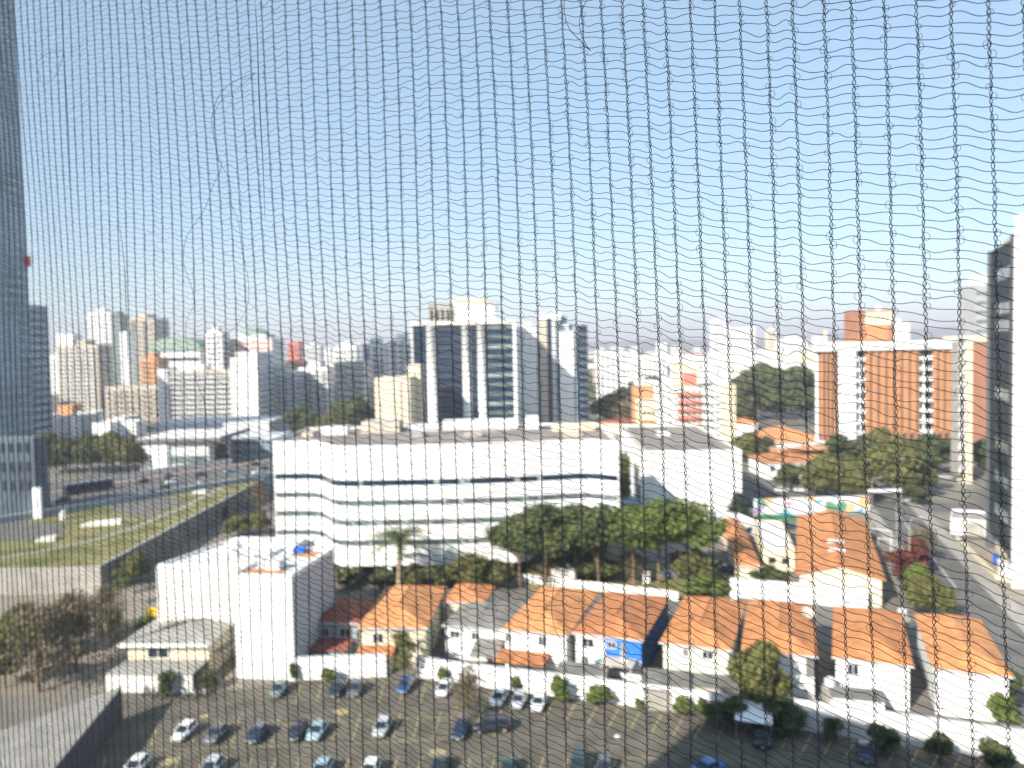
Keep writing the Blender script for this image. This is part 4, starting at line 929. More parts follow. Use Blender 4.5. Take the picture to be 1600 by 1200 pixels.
wt = [(1113, 1136, 500, 1500, 'tallest far white tower rising above the horizon left of the orange office block', 'white'), (1138, 1180, 512, 1450, 'wide far white tower block above the horizon', 'white'),
 (1028, 1042, 536, 1300, 'slender far white tower just above the horizon right of centre', 'white'), (1048, 1064, 541, 1300, 'short far white tower right of the slender one', 'white2'), (1200, 1214, 515, 1700, 'far cream tower near the orange office block', 'cream'), (1218, 1262, 530, 1200, 'broad far white building directly left of the orange office block', 'white'),
 (1066, 1110, 556, 900, 'far white block above the salmon banded apartments', 'white'), (1180, 1216, 548, 1100, 'far low white block left of the broad far white building', 'white'), (955, 975, 542, 1400, 'far grey tower just right of the striped white tower', 'lgrey'), (930, 950, 548, 1200, 'far pale low tower touching the striped white tower', 'white2')]
for a, b_, yt, Y, lab, mm in wt: res_tower('far_tower', lab, a, b_, yt, Y, 20, M[mm], 9, top=(a % 3 == 0), cat='tower')
# hillside of white houses and blocks between the trees and the horizon
ORD = 'first second third fourth fifth sixth seventh eighth ninth tenth eleventh twelfth thirteenth fourteenth fifteenth sixteenth'.split()
def hl(row, k): return 'small white block on the far slope, %s from the left in its %s row' % (ORD[k], ['topmost', 'second', 'third', 'lowest'][row])
rnd = random.Random(21)
for row, (Y, y0) in enumerate(((1000, 556), (850, 566), (720, 576), (610, 590))):
    px = 985+row*6; k = 0
    while px < 1262:
        w = rnd.uniform(14, 30)
        b = far('hillside_block', hl(row, k), px, px+w, y0+rnd.uniform(-7, 6), Y+rnd.uniform(-20, 20), rnd.uniform(10, 18), M[rnd.choice(['white', 'white', 'white2', 'cream', 'white'])], parapet=.4, roofm=M['roofl'], group='white blocks on the far slope')
        b.rows('f', fl(b.h, 4, 2), 1.3, M['glassl'], 1, None, n=4, duty=.5); px += w+rnd.uniform(2, 10); k += 1
TT = ['left of two above the salmon low block', 'right of two above the salmon low block', 'left of two above the green glass building', 'right of two above the green glass building', 'touching the finned glass tower', 'above the grey beige banded block', 'left of the second green dome', 'above the first green curved roof', 'behind the cream balcony tower', 'right of the striped cream tower', 'above the shaded grey apartment block', 'above the bright white slab tower', 'right of the two white slab towers', 'above the salmon banded block', 'touching the orange office block']
far_l = random.Random(4)
for i, (px, yt) in enumerate([(505, 548), (516, 552), (545, 545), (556, 540), (630, 546), (300, 540), (312, 535), (264, 548), (120, 545), (222, 540), (430, 545), (402, 536), (985, 545), (1085, 545), (1270, 528)]):
    far('far_tower', 'tiny pale tower on the horizon, %s' % TT[i], px, px+far_l.uniform(8, 18), yt-4, 1900+60*i, 20, M[far_l.choice(['white', 'white2', 'lgrey', 'cream'])], group='tiny towers along the horizon', cat='tower')
# low roofs and walls in the right middle distance
t = hip_house('orange_roofed_hall', 'long low hall with orange roof left of the orange office block', (1192, 692), (1300, 690), 34, M['tile3'], M['white'], 5.5, 4.5, group=None, hip=12); t['category'] = 'hall'
t = hip_house('orange_roofed_hall', 'low orange building stretching under the trees before the orange office block', (1215, 706), (1340, 704), 12, M['orange'], M['orange'], 6, .8, group=None); t['category'] = 'hall'
t = hip_house('villa', 'white villa with reddish hipped roof among the trees left of the street', (1194, 724), (1292, 722), 20, M['tile2'], M['white'], 5.5, 2.4, group=None,
    wins=[(.1, .18, 2.5, 4.5, 'w'), (.3, .38, 2.5, 4.5, 'w'), (.5, .58, 2.5, 4.5, 'w'), (.72, .8, 2.5, 4.5, 'w')])
t = hip_house('small_house', 'small house with beige roof between the orange roofed halls and the street trees', (1325, 716), (1362, 714), 12, M['tile2'], M['cream'], 4.5, 2, group=None)
t = hip_house('small_house', 'house with brown roof behind trees right of the striped white tower', (925, 660), (985, 662), 16, M['tiled'], M['cream'], 6, 3, group=None)
t = hip_house('small_house', 'house with pale orange roof in the gap right of the striped white tower', (930, 634), (962, 636), 16, M['tile3'], M['white2'], 6, 3, group=None)
t = hip_house('small_house', 'white house with orange roof below the far trees left of the orange office block', (1145, 662), (1185, 662), 14, M['tile'], M['white'], 6, 2.5, group=None)
# mural wall, low white wall pieces and white building across the street
mm = bpy.data.materials.new('mural_paint'); mm.use_nodes = True; n = mm.node_tree.nodes; l = mm.node_tree.links; b_ = n['Principled BSDF']
tc = n.new('ShaderNodeTexCoord'); nz = n.new('ShaderNodeTexNoise'); nz.inputs['Scale'].default_value = .8; vo = n.new('ShaderNodeTexVoronoi'); vo.inputs['Scale'].default_value = .55
vm = n.new('ShaderNodeMixRGB'); vm.inputs[0].default_value = .35; l.new(tc.outputs['Object'], vm.inputs[1]); l.new(tc.outputs['Object'], nz.inputs[0]); l.new(nz.outputs['Color'], vm.inputs[2]); l.new(vm.outputs[0], vo.inputs[0])
cr = n.new('ShaderNodeValToRGB'); cr.color_ramp.interpolation = 'CONSTANT'
cols = [(0, (.65, .65, .68)), (.3, (.12, .33, .5)), (.42, (.7, .68, .66)), (.55, (.28, .24, .42)), (.62, (.1, .26, .17)), (.72, (.7, .45, .25)), (.8, (.2, .45, .52)), (.9, (.55, .3, .36))]
while len(cr.color_ramp.elements) < len(cols): cr.color_ramp.elements.new(.5)
for e, (p_, c_) in zip(cr.color_ramp.elements, cols): e.position = p_; e.color = (*c_, 1)
sp = n.new('ShaderNodeSeparateColor'); l.new(vo.outputs['Color'], sp.inputs[0]); l.new(sp.outputs[0], cr.inputs[0]); l.new(cr.outputs[0], b_.inputs['Base Color']); b_.inputs['Roughness'].default_value = .8
a, b = G(1178, 806), G(1358, 800)
wall('mural_wall', 'long low wall painted with colourful abstract shapes between the car park and the gabled hall', [a, b], 4.6, mm, cap=False)
sheet('side_car_park', gp((1160, 800), (1365, 795), (1365, 742), (1160, 742)), .010, M['asphalt2'])
a = G(1185, 832); t = thing('green_sports_canopy', 'small dark green canopy beside the mural wall left of the gabled hall', 'canopy', (a.x, a.y, 0), R(-12)); MB().box(0, 9, 0, 6, 3, 3.3).build('cover', mat('green_canvas', (.03, .16, .06), .7, .15, .5), t)
for x, y in ((.2, .2), (8.8, .2), (.2, 5.8), (8.8, 5.8)): MB().box(x-.06, x+.06, y-.06, y+.06, 0, 3).build('post', M['metal'], t)
a, b = G(1122, 850), G(1150, 850)
Bld('low_white_house', 'white flat roofed house at the left end of the narrow orange roofed wing', G(1128, 842), G(1182, 838), 10, 3.4, M['white'], roofm=M['roofl'], cat='house').rows('f', [1.2], 1.2, M['glass'], .8, None, n=3)
Bld('low_white_house', 'cream flat roofed house squeezed between narrow wing and gabled hall', G(1192, 890), G(1242, 892), 26, 4.2, M['cream'], roofm=M['roofl'], cat='house').rows('f', [1.4], 1.2, M['glass'], .5, None, n=2)
b = Bld('white_corner_building', 'white walled building with a small red sign beyond the right hand pavement', S(66, 3.6), S(62, 21), 12, 3.3, M['white'], roofm=M['conc'])
b.box('door', 3, 7, -.05, .1, 0, 3.2, M['conc']); q = MB(); q.tube([(9.5, -.12, 3), (9.5, -.02, 3)], .75, 16); q.build('round_sign', M['red'], b.root)
q = MB().wall_line([S(60, 3.6), S(28, 3.8), S(20, 12)], .3, 0, 1.1); tag(q.build('low_street_wall', M['cream']), 'low cream wall bordering the pavement below the dark glass tower', 'wall')
p_ = G(1556, 885); t = thing('blue_sign', 'small bright blue sign board standing at the foot of the dark glass tower', 'sign', (p_.x, p_.y, 0)); MB().box(-.6, .6, -.05, .05, .6, 2.6).build('board', M['bluep'], t); MB().box(-.08, .08, .06, .14, 0, 2.4).build('post', M['metal'], t)
p_ = G(1565, 900); t = thing('gate_house', 'low white gatehouse beside the blue sign under the glass tower', 'hut', (p_.x, p_.y, 0), R(-15)); MB().box(0, 4.5, 0, 2.5, 0, 2.4).build('wall', M['white'], t); MB().box(-.2, 4.7, -.2, 2.7, 2.4, 2.6).build('roof', M['white2'], t)
# street gantries and lamp posts on the left pavement
for (a, b) in (((1362, 846), (1393, 850)), ((1372, 862), (1392, 864))):
    p0, p1 = G(*a), G(*b); t = thing('white_gate_frame', 'white pipe gate frame at the street edge beside the gabled hall, %s one' % ('upper' if a[0] < 1370 else 'lower'), 'gate', (p0.x, p0.y, 0))
    v = p1-p0; MB().tube([(0, 0, 0), (0, 0, 3), (v.x, v.y, 3), (v.x, v.y, 0)], .14, 6).build('pipe_frame', M['wframe'], t)
def lamp(px, py, h, lab, rz=0):
    p = G(px, py); t = thing('street_lamp', lab, 'street lamp', (p.x, p.y, 0), rz, 'street lamps')
    MB().tube([(0, 0, 0), (0, 0, h*.9), (.5, 0, h), (1.8, 0, h+.15)], [.14, .10, .08, .06], 8).build('pole', M['conc'], t); MB().box(1.6, 2.5, -.15, .15, h+.05, h+.25).build('lamp_head', M['lgrey'], t)
lamp(1362, 838, 14, 'tall pale lamp post at the street corner beside the mural wall', 0); lamp(1401, 880, 13, 'lamp post with blue notice on the left side of the street', 0)
lamp(1108, 892, 8, 'white lamp post beside the bright green trees', 0); lamp(1421, 905, 12, 'concrete lamp post rising from the crimson flowering trees', 0); lamp(1507, 800, 8, 'small lamp post on the far forecourt', 0)
p_ = G(1388, 792); t = thing('street_banner', 'white banner beam stretched across the street under the big street trees', 'gantry', (p_.x-6, p_.y, 0)); MB().box(0, 9.5, -.15, .15, 4.2, 5.0).build('beam', M['white'], t); MB().box(-.2, 0, -.1, .1, 0, 5.2).build('post', M['metal'], t); MB().box(9.5, 9.7, -.1, .1, 0, 5.2).build('post', M['metal'], t)
# billboard pillar and street furniture of the avenue
p_ = P(57, 790, 206); t = thing('white_sign_pillar', 'white illuminated style sign pillar beside the avenue parapet on the left', 'sign', (p_.x, 206, 0)); MB().box(-1, 1, 0, 1, 5, 13.0).build('panel', M['white'], t); MB().box(-.3, .3, .3, .7, 0, 5).build('post', M['metal'], t)
t['label'] = 'tall white sign pillar beside the avenue parapet on the left'
for (px, py, w, d, lab) in ((160, 820, 9, 3, 'curved white concrete bench mound in the middle of the raised lawn'), (73, 845, 4, 2.5, 'small sandy block mound on the raised lawn'), (98, 812, 1.2, 1.2, 'slim white post by the lawn path'), (312, 771, 4, 2, 'white low slab on the far part of the raised lawn')):
    p_ = G(px, py, 5); t = thing('lawn_block', lab, 'block', (p_.x, p_.y, 5.0), R(10)); hh = 3.0 if w < 2 else 1.1
    MB().prism([(-w/2, -d/2), (w/2, -d/3), (w/2, d/2), (-w/3, d/2)], 0, [hh*.6, hh, hh, hh*.7]).build('slab', M['white2'], t)

# ================================================================ OUR OWN TOWER, BEHIND THE CAMERA (it casts the shade on the parking lot)
NZ = Vector((math.sin(R(36)), math.cos(R(36)), 0)); TX = Vector((math.cos(R(36)), -math.sin(R(36)), 0))
t = thing('apartment_tower', 'tall apartment tower the picture is taken from, its shadow lies on the parking lot', 'apartment tower', (-NZ*1.6).to_tuple(), -R(36))
HT = 64.8
MB().box(-45.6, 45, -18, 0, 0, HT).build('wall', M['beige'], t)
for i in range(21):
    z = 3.0*i+1.0; q = MB()
    for k in range(-14, 14):
        if k != -1 or abs(z-46) > 4: q.box(k*3.2+.4, k*3.2+2.4, .004, .05, z+.2, z+1.8)
    q.build('window_row', M['glass'], t)
MB().box(-2.4, 2.4, .004, 1.80, 45.2, 45.4).build('balcony_floor', M['conc'], t)
MB().box(-2.4, 2.4, .004, 1.80, 48.6, 48.8).build('balcony_ceiling', M['conc'], t)

# ================================================================ CARS
def smoothstep(a): return a*a*(3-2*a)
CARM = {}
def paint(nm, rgb, rough=.35):
    if nm in CARM: return CARM[nm]
    mt = mat('car_paint_'+nm, rgb, rough, .06, 2.0, spec=.5); mt.node_tree.nodes['Principled BSDF'].inputs['Coat Weight'].default_value = .6
    CARM[nm] = mt; return mt
paints = dict(white=paint('white', (.75, .75, .74)), silver=paint('silver', (.42, .44, .46)), black=paint('black', (.02, .022, .028)), blue=paint('blue', (.03, .09, .22)), navy=paint('navy', (.015, .03, .07)),
    grey=paint('grey', (.10, .11, .12)), teal=paint('grey_green', (.10, .15, .15)), sky=paint('pale_blue', (.30, .42, .50)), dgreen=paint('dark_green', (.02, .05, .05)), bright=paint('bright_blue', (.03, .13, .38)))
def loft(st, mt, name, parent, smooth=True):
    """st: list of (y, [(x,z)...]) half profiles from bottom to top centre, mirrored"""
    V = []; F = []; n = None
    for y, prof in st:
        full = [(-x, z) for x, z in prof] + [(x, z) for x, z in reversed(prof)]
        n = len(full); V += [(x, y, z) for x, z in full]
    for i in range(len(st)-1):
        for k in range(n):
            j = (k+1) % n; F.append((i*n+k, i*n+j, (i+1)*n+j, (i+1)*n+k))
    q = MB(); q.v = V; q.f = F + [tuple(range(n-1, -1, -1)), tuple((len(st)-1)*n+k for k in range(n))]; q.mi = [0]*len(q.f)
    return q.build(name, mt, parent, smooth)
CACHE = {}
def make_car(kind, colour):
    Lc, Wd, Ht = dict(hatch=(3.9, .84, 1.47), sedan=(4.45, .87, 1.45), suv=(4.6, .93, 1.75))[kind]
    f, r = -Lc/2, Lc/2; pm = paints[colour]
    t = thing('car', 'car', 'car')
    hb = .78 if kind != 'suv' else .98      # bonnet height
    bt = hb+.12; tail = r-.12 if kind != 'sedan' else r-.75
    def prof(w, z0, zm, zt, crown=.03): return [(w*.86, z0), (w*.985, z0+.12), (w, zm), (w*.97, zt-.05), (w*.88, zt), (w*.4, zt+crown)]
    st = [(f, prof(Wd*.72, .32, .45, hb-.22)), (f+.10, prof(Wd*.88, .24, .5, hb-.10)), (f+.5, prof(Wd*.98, .2, .55, hb)), (f+1.15, prof(Wd, .2, .58, hb+.07)), (0, prof(Wd, .2, .6, bt)),
          (r-.9, prof(Wd, .2, .6, bt+.02)), (r-.25, prof(Wd*.95, .24, .6, bt)), (r-.03, prof(Wd*.85, .32, .6, bt-.12)), (r, prof(Wd*.75, .36, .55, bt-.3))]
    body = loft(st, pm, 'body', t)
    ws, we = f+1.0, tail          # windscreen foot, rear glass foot
    rs, re = ws+.85, we-(.55 if kind == 'sedan' else .32)
    if kind == 'suv': re = we-.2
    wt = Wd*.76; wb = Wd*.93; z0 = bt-.06
    cab = [(ws, z0, wb), (rs, Ht-.05, wt), ((rs+re)/2, Ht, wt+.01), (re, Ht-.05, wt), (we, z0, wb)]
    q = MB()
    # roof skin
    for i in range(1, 3): q.quad((-cab[i][2], cab[i][0], cab[i][1]), (cab[i][2], cab[i][0], cab[i][1]), (cab[i+1][2], cab[i+1][0], cab[i+1][1]), (-cab[i+1][2], cab[i+1][0], cab[i+1][1]))
    for sx in (-1, 1):   # pillars/side skin
        q.v += [(sx*wb, ws, z0), (sx*wt, rs, Ht-.05), (sx*(wt+.01), (rs+re)/2, Ht), (sx*wt, re, Ht-.05), (sx*wb, we, z0)]; k = len(q.v)
        q.f.append((k-5, k-4, k-3, k-2, k-1)); q.mi.append(0)
    q.quad((-wb, ws, z0), (wb, ws, z0), (wt, rs, Ht-.05), (-wt, rs, Ht-.05)); q.quad((wb, we, z0), (-wb, we, z0), (-wt, re, Ht-.05), (wt, re, Ht-.05))
    q.build('roof', pm, t)
    def pane(nm, a, b, c, d, push):
        q = MB(); ps = [Vector(p) for p in (a, b, c, d)]; cn = sum(ps, Vector())/4; ps = [cn+(p-cn)*.90+Vector(push) for p in ps]; q.quad(*ps); q.build(nm, M['glass'], t)
    pane('windscreen', (-wb, ws, z0), (wb, ws, z0), (wt, rs, Ht-.05), (-wt, rs, Ht-.05), (0, -.014, .012))
    pane('rear_window', (wb, we, z0), (-wb, we, z0), (-wt, re, Ht-.05), (wt, re, Ht-.05), (0, .014, .012))
    ym = (rs+re)/2
    for sx in (-1, 1):
        pane('side_window', (sx*wb, ws+.25, z0+.04), (sx*wb, ym, z0+.04), (sx*wt, ym, Ht-.08), (sx*wt, rs+.1, Ht-.08), (sx*.014, 0, 0))
        pane('side_window', (sx*wb, ym, z0+.04), (sx*wb, we-.2, z0+.04), (sx*wt, re-.06, Ht-.08), (sx*wt, ym, Ht-.08), (sx*.014, 0, 0))
        MB().box(min(sx*Wd*.55, sx*Wd*.86), max(sx*Wd*.55, sx*Wd*.86), f+.01, f+.2, hb-.28, hb-.12).build('headlight', M['glassl'], t)
        MB().box(min(sx*Wd*.6, sx*Wd*.88), max(sx*Wd*.6, sx*Wd*.88), r-.12, r+.004, bt-.34, bt-.14).build('tail_light', mat('red_lens', (.35, .01, .01), .2, 0), t)
        MB().box(min(sx*Wd, sx*(Wd+.17)), max(sx*Wd, sx*(Wd+.17)), ws+.3, ws+.42, bt-.02, bt+.12).build('mirror', pm, t)
        for yy in (f+.78, r-.78):
            rad = .32 if kind != 'suv' else .37
            w = MB(); w.tube([(sx*(Wd-.2), yy, rad), (sx*(Wd+.012), yy, rad)], rad, 18); w = w.build('wheel', M['black'], t)
            w2 = MB(); w2.tube([(sx*(Wd-.02), yy, rad), (sx*(Wd+.02), yy, rad)], rad*.6, 12); w2.build('rim', M['metal'], w)
    MB().box(-Wd*.45, Wd*.45, f-.006, f+.1, .42, .55).build('grille', M['frame'], t)
    MB().box(-.2, .2, f-.012, f-.007, .34, .46).build('number_plate', M['lgrey'], t)
    return t
def car(px, py, head, kind, colour, lab, z=0.0, group='cars in the parking lot', world=None):
    """px,py: photo pixel of the car's middle on the ground; head: degrees the nose is turned, 0 = towards the camera"""
    p = G(px, py, z) if world is None else Vector((*world, z)); key = (kind, colour)
    if key not in CACHE: t = make_car(kind, colour); CACHE[key] = t; t.location = p; t.rotation_euler[2] = R(head); tag(t, lab, None, group); return t
    return copy_tree(CACHE[key], p, R(head), lab, 'car', group)
zl = .008
car(436, 1084, -3, 'hatch', 'teal', 'grey green car against the foot of the tall white block', zl)
car(527, 1082, -3, 'sedan', 'black', 'black car in the back row, left of a pair by the boundary wall', zl)
car(557, 1081, -3, 'sedan', 'grey', 'dark grey car in the back row, right of the pair by the boundary wall', zl)
car(633, 1078, -8, 'hatch', 'blue', 'blue car parked below the leafy shrub at the wall corner', zl)
car(694, 1083, -10, 'hatch', 'white', 'white car left of the orange flowering tree', zl)
car(780, 1096, -14, 'sedan', 'white', 'white car right of the orange flowering tree, left of three side by side', zl)
car(811, 1101, -14, 'hatch', 'silver', 'silver car in the middle of three side by side at the wall', zl)
car(842, 1105, -14, 'hatch', 'white', 'white car, right of three side by side at the wall', zl)
car(288, 1150, -6, 'hatch', 'white', 'white car at the left end of the middle row', zl)
car(340, 1152, -6, 'sedan', 'grey', 'grey car second from the left in the middle row', zl)
car(403, 1152, -6, 'sedan', 'navy', 'navy car third from the left in the middle row', zl)
car(465, 1150, -6, 'hatch', 'black', 'black car beside the pale blue car in the middle row', zl)
car(497, 1148, -6, 'sedan', 'sky', 'pale blue car in the middle row', zl)
car(597, 1144, -6, 'hatch', 'silver', 'silver car standing alone between empty bays in the middle row', zl)
car(768, 1142, -84, 'suv', 'black', 'large black car parked crossways below the orange flowering tree', zl)
car(720, 1148, -8, 'hatch', 'navy', 'small navy car half behind the large crossways car', zl)
car(212, 1206, -6, 'hatch', 'white', 'white car cut by the bottom edge near the garage', zl)
car(330, 1208, -6, 'hatch', 'silver', 'silver car cut by the bottom edge, below the grey and navy cars', zl)
car(502, 1212, -6, 'hatch', 'sky', 'pale car cut by the bottom edge, below the pale blue car', zl)
car(578, 1212, -6, 'hatch', 'white', 'white car cut by the bottom edge below the lone silver car', zl)
car(688, 1206, -8, 'sedan', 'black', 'black car cut by the bottom edge, left of the dark green one', zl)
car(795, 1208, -8, 'sedan', 'dgreen', 'dark green car cut by the bottom edge below the crossways car', zl)
car(905, 1204, -12, 'suv', 'dgreen', 'tall dark green car cut by the bottom edge, left of a dark pair', zl)
car(944, 1208, -12, 'hatch', 'grey', 'dark grey car cut by the bottom edge, right of a dark pair', zl)
car(1105, 1208, -60, 'sedan', 'bright', 'bright blue car in the shade at the bottom edge', zl)
car(1190, 1158, -14, 'suv', 'black', 'black car in the shade below the white canopy', zl)
car(1352, 1182, -20, 'sedan', 'navy', 'dark blue car in the shade between two shrubs at the lower right wall', zl)
g2 = 'cars along the streets'
car(1440, 836, -18, 'hatch', 'white', 'white car driving on the right hand street below the white walls', .012, g2)
car(1478, 748, 70, 'sedan', 'silver', 'silver grey car on the far forecourt left of the stair tower foot', 0, g2)
car(1493, 735, 75, 'hatch', 'white', 'white car behind the silver grey one near the stair tower', 0, g2)
car(1120, 886, 75, 'sedan', 'navy', 'dark blue car in the yard right of the bright green trees', .006, g2)
car(1138, 893, 75, 'sedan', 'black', 'black car beside the dark blue one right of the bright green trees', .006, g2)
car(1178, 790, 20, 'hatch', 'bright', 'bright blue car in shade right of the white hall', .01, g2)
car(1222, 768, 80, 'sedan', 'white', 'white car in the small car park left of the round tree', .01, g2)
car(1250, 768, 80, 'hatch', 'white', 'white car half under the round tree in the small car park', .01, g2)
car(940, 903, 78, 'sedan', 'black', 'black car under the trees behind the white hut', .006, g2)
car(1045, 902, 78, 'sedan', 'grey', 'dark grey car under the bright green trees', .006, g2)
car(330, 835+62, 12, 'hatch', 'black', 'unused', 0, g2) if False else None
for i, (tt, oo, kd, cl, lb) in enumerate([(70, 9, 'sedan', 'silver', 'silver car on the avenue near the long bus'), (88, 22, 'hatch', 'sky', 'pale blue car on the avenue right of the bus'), (97, 8, 'sedan', 'grey', 'grey car in the avenue traffic'), (106, 30, 'hatch', 'white', 'white car in the avenue traffic'), (113, 8, 'hatch', 'navy', 'navy car in the avenue traffic near the parapet'), (122, 24, 'sedan', 'silver', 'silver car far along the avenue'), (131, 8, 'hatch', 'black', 'black car far along the avenue'), (139, 30, 'hatch', 'white', 'white car farthest along the avenue'), (60, 28, 'hatch', 'black', 'black car on the avenue behind the bus')]):
    w_ = A(tt, oo); car(0, 0, math.degrees(math.atan2(ad.y, ad.x))+(90 if i % 2 else -90), kd, cl, lb, 5.2, 'cars on the avenue', world=w_)
rt = random.Random(8); k = 0
for i in range(24):
    tt, oo = 18+i*6.6+rt.uniform(-1, 1), [5, 11, 17, 30, 24][i % 5]
    w_ = A(tt, oo)
    if abs(tt-42) < 12 and oo in (30, 24): continue
    nth = ['first', 'second', 'third', 'fourth', 'fifth', 'sixth', 'seventh', 'eighth', 'ninth', 'tenth', 'eleventh', 'twelfth', 'thirteenth', 'fourteenth', 'fifteenth', 'sixteenth', 'seventeenth', 'eighteenth', 'nineteenth', 'twentieth', 'twenty first', 'twenty second', 'twenty third', 'twenty fourth'][k]; k += 1
    cl = rt.choice(['white', 'silver', 'black', 'grey', 'navy', 'sky'])
    car(0, 0, math.degrees(math.atan2(ad.y, ad.x))+(90 if oo > 20 else -90), rt.choice(['hatch', 'sedan', 'suv']), cl, '%s car in the queue of avenue traffic, %s from the left' % (cl.replace('sky', 'pale blue'), nth), 5.2, 'queue of traffic on the avenue', world=w_)
def cable(a, b, za, zb, sag, lab):
    p, q_ = G(*a), G(*b); t = thing('overhead_cable', lab, 'cable', (p.x, p.y, za), 0, 'overhead cables'); v = Vector((q_.x-p.x, q_.y-p.y, zb-za))
    MB().tube([tuple(v*(i/14)-Vector((0, 0, sag*4*(i/14)*(1-i/14)))) for i in range(15)], .05, 5).build('wire', M['black'], t)
cable((1108, 892), (560, 900), 8, 6.5, 2.2, 'long dark cable sagging in front of the green tree belt')
cable((1108, 892), (830, 905), 7.2, 6.0, 1.4, 'second dark cable below the first in front of the tree belt')
cable((1401, 880), (1421, 905), 12, 11, .4, 'short cable between the two lamp posts by the crimson trees')
cable((1401, 880), (1362, 838), 12.2, 12.2, 1.0, 'cable along the left side of the street')
cable((1421, 905), (1500, 1010), 11, 8, 1.2, 'cable crossing the street behind the rightmost tiled house')
# bus
w_ = A(42, 26); t = thing('bus', 'long dark blue bus on the avenue left of the cars', 'bus', (w_.x, w_.y, 5.2), math.atan2(ad.y, ad.x))
MB().box(-7, 7, -1.25, 1.25, .45, 3.1).build('body', paints['navy'], t); MB().box(-6.8, 6.9, -1.29, 1.29, 1.5, 2.5).build('window_band', M['glass'], t); MB().box(-6.6, 6.6, -1.1, 1.1, 3.1, 3.35).build('roof', paints['grey'], t)
for x in (-4.6, 4.4):
    for y in (-1.27, 1.0): q = MB(); q.tube([(x, y, .5), (x, y+.27, .5)], .5, 14); q.build('wheel', M['black'], t)
# motorcycles in the shade at the left
def moto(first=[None]):
    t = thing('motorcycle', 'm', 'motorcycle')
    for y in (-.65, .65):
        q = MB(); n = 16
        for i in range(n):
            a0, a1 = 6.2832*i/n, 6.2832*(i+1)/n
            for (ra, rb, xx) in ((.31, .22, .05), (.31, .22, -.05)):
                q.quad((xx, y+ra*math.cos(a0), .32+ra*math.sin(a0)), (xx, y+ra*math.cos(a1), .32+ra*math.sin(a1)), (xx, y+rb*math.cos(a1), .32+rb*math.sin(a1)), (xx, y+rb*math.cos(a0), .32+rb*math.sin(a0)))
            q.quad((-.05, y+.31*math.cos(a0), .32+.31*math.sin(a0)), (.05, y+.31*math.cos(a0), .32+.31*math.sin(a0)), (.05, y+.31*math.cos(a1), .32+.31*math.sin(a1)), (-.05, y+.31*math.cos(a1), .32+.31*math.sin(a1)))
        q.build('wheel', M['black'], t)
    q = MB(); q.tube([(0, -.65, .32), (0, -.35, .95), (0, -.28, 1.05)], [.05, .05, .04], 6); q.tube([(-.36, -.2, 1.08), (0, -.3, 1.05), (.36, -.2, 1.08)], .025, 5); q.build('handlebar_fork', M['metal'], t)
    q = MB(); q.tube([(0, -.35, .8), (0, -.1, .88), (0, .15, .82)], [.10, .17, .12], 8); q.build('fuel_tank', M['wframe'], t)
    q = MB(); q.tube([(0, .1, .82), (0, .45, .80), (0, .8, .9)], [.1, .14, .08], 8); q.build('seat', M['black'], t)
    q = MB(); q.tube([(0, -.3, .5), (0, 0, .42), (0, .65, .34)], [.1, .19, .05], 8); q.build('engine', M['metal'], t)
    q = MB(); q.tube([(.16, 0, .3), (.18, .8, .36)], [.04, .06], 6); q.build('exhaust_pipe', M['metal'], t)
    return t
m0 = moto()
for i, (px, py) in enumerate(((226, 1086), (240, 1088), (254, 1090), (268, 1090), (288, 1090), (304, 1090), (320, 1088))):
    lab = ['leftmost motorcycle of the row in the shade by the pavilion', 'second motorcycle from the left in the shade by the pavilion', 'third motorcycle from the left in the shade by the pavilion', 'middle motorcycle of the row in the shade by the pavilion', 'third motorcycle from the right in the shade by the pavilion', 'second motorcycle from the right in the shade by the pavilion', 'rightmost motorcycle of the row in the shade by the pavilion'][i]
    if i == 0: m0.location = G(px, py, .008); tag(m0, lab, None, 'motorcycles parked in a row'); m0.rotation_euler[2] = R(8)
    else: copy_tree(m0, G(px, py, .008), R(8+i*5 % 17), lab, 'motorcycle', 'motorcycles parked in a row')

# ================================================================ PAINTED MARKINGS OF THE LOT
def mark(pts, wd, mt, z=.013):
    q = MB(); a, b = [Vector(p[:2]) for p in pts]; d = (b-a).normalized(); n = Vector((-d.y, d.x))*wd/2
    q.quad((*(a-n), z), (*(a+n), z), (*(b+n), z), (*(b-n), z)); return q
q = MB(); 
def addm(pa, pb, wd=.16):
    a, b = G(*pa).xy, G(*pb).xy; d = (b-a).normalized(); n = Vector((-d.y, d.x))*wd/2; q.quad((*(a-n), .013), (*(b-n), .013), (*(b+n), .013), (*(a+n), .013))
for i in range(22):   # bays against the right hand wall
    x = 860+i*33.6; yb = 1100+(x-860)*.128
    addm((x+6, yb-6), (x-10, yb+24))
for i in range(7): addm((470+i*32.5, 1068), (462+i*32.5, 1098))
for i in range(18):   # middle row
    x = 238+i*31.5; yb = 1158-i*1.0
    addm((x+10, yb-32), (x-2, yb+8))
addm((225, 1172), (690, 1157), .14); addm((440, 1132), (710, 1119), .14); addm((620, 1157), (715, 1153), .14)
for i in range(22): x = 160+i*38; addm((x+6, 1182+i*.0), (x-8, 1225))
addm((1080, 1175), (1110, 1182), .14); addm((940, 1183), (1040, 1186), .14); addm((1020, 1150+8), (1045, 1154+8), .12)
struct('parking_marking', q, M['yellow'])
def ell(px, py, rx, ry, mt):
    c = G(px, py); q = MB(); n = 20; q.v = [(c.x+rx*math.cos(6.2832*i/n), c.y+ry*math.sin(6.2832*i/n), .017) for i in range(n)]; q.f = [tuple(range(n))]; q.mi = [0]; struct('parking_marking', q, mt)
for px, py in ((533, 1112), (683, 1176), (262, 1190)): ell(px, py, 1.05, .85, M['yellow'])
ell(964, 1151, .35, .5, M['wpaint']); ell(320, 1119, .6, .5, M['yellow'])

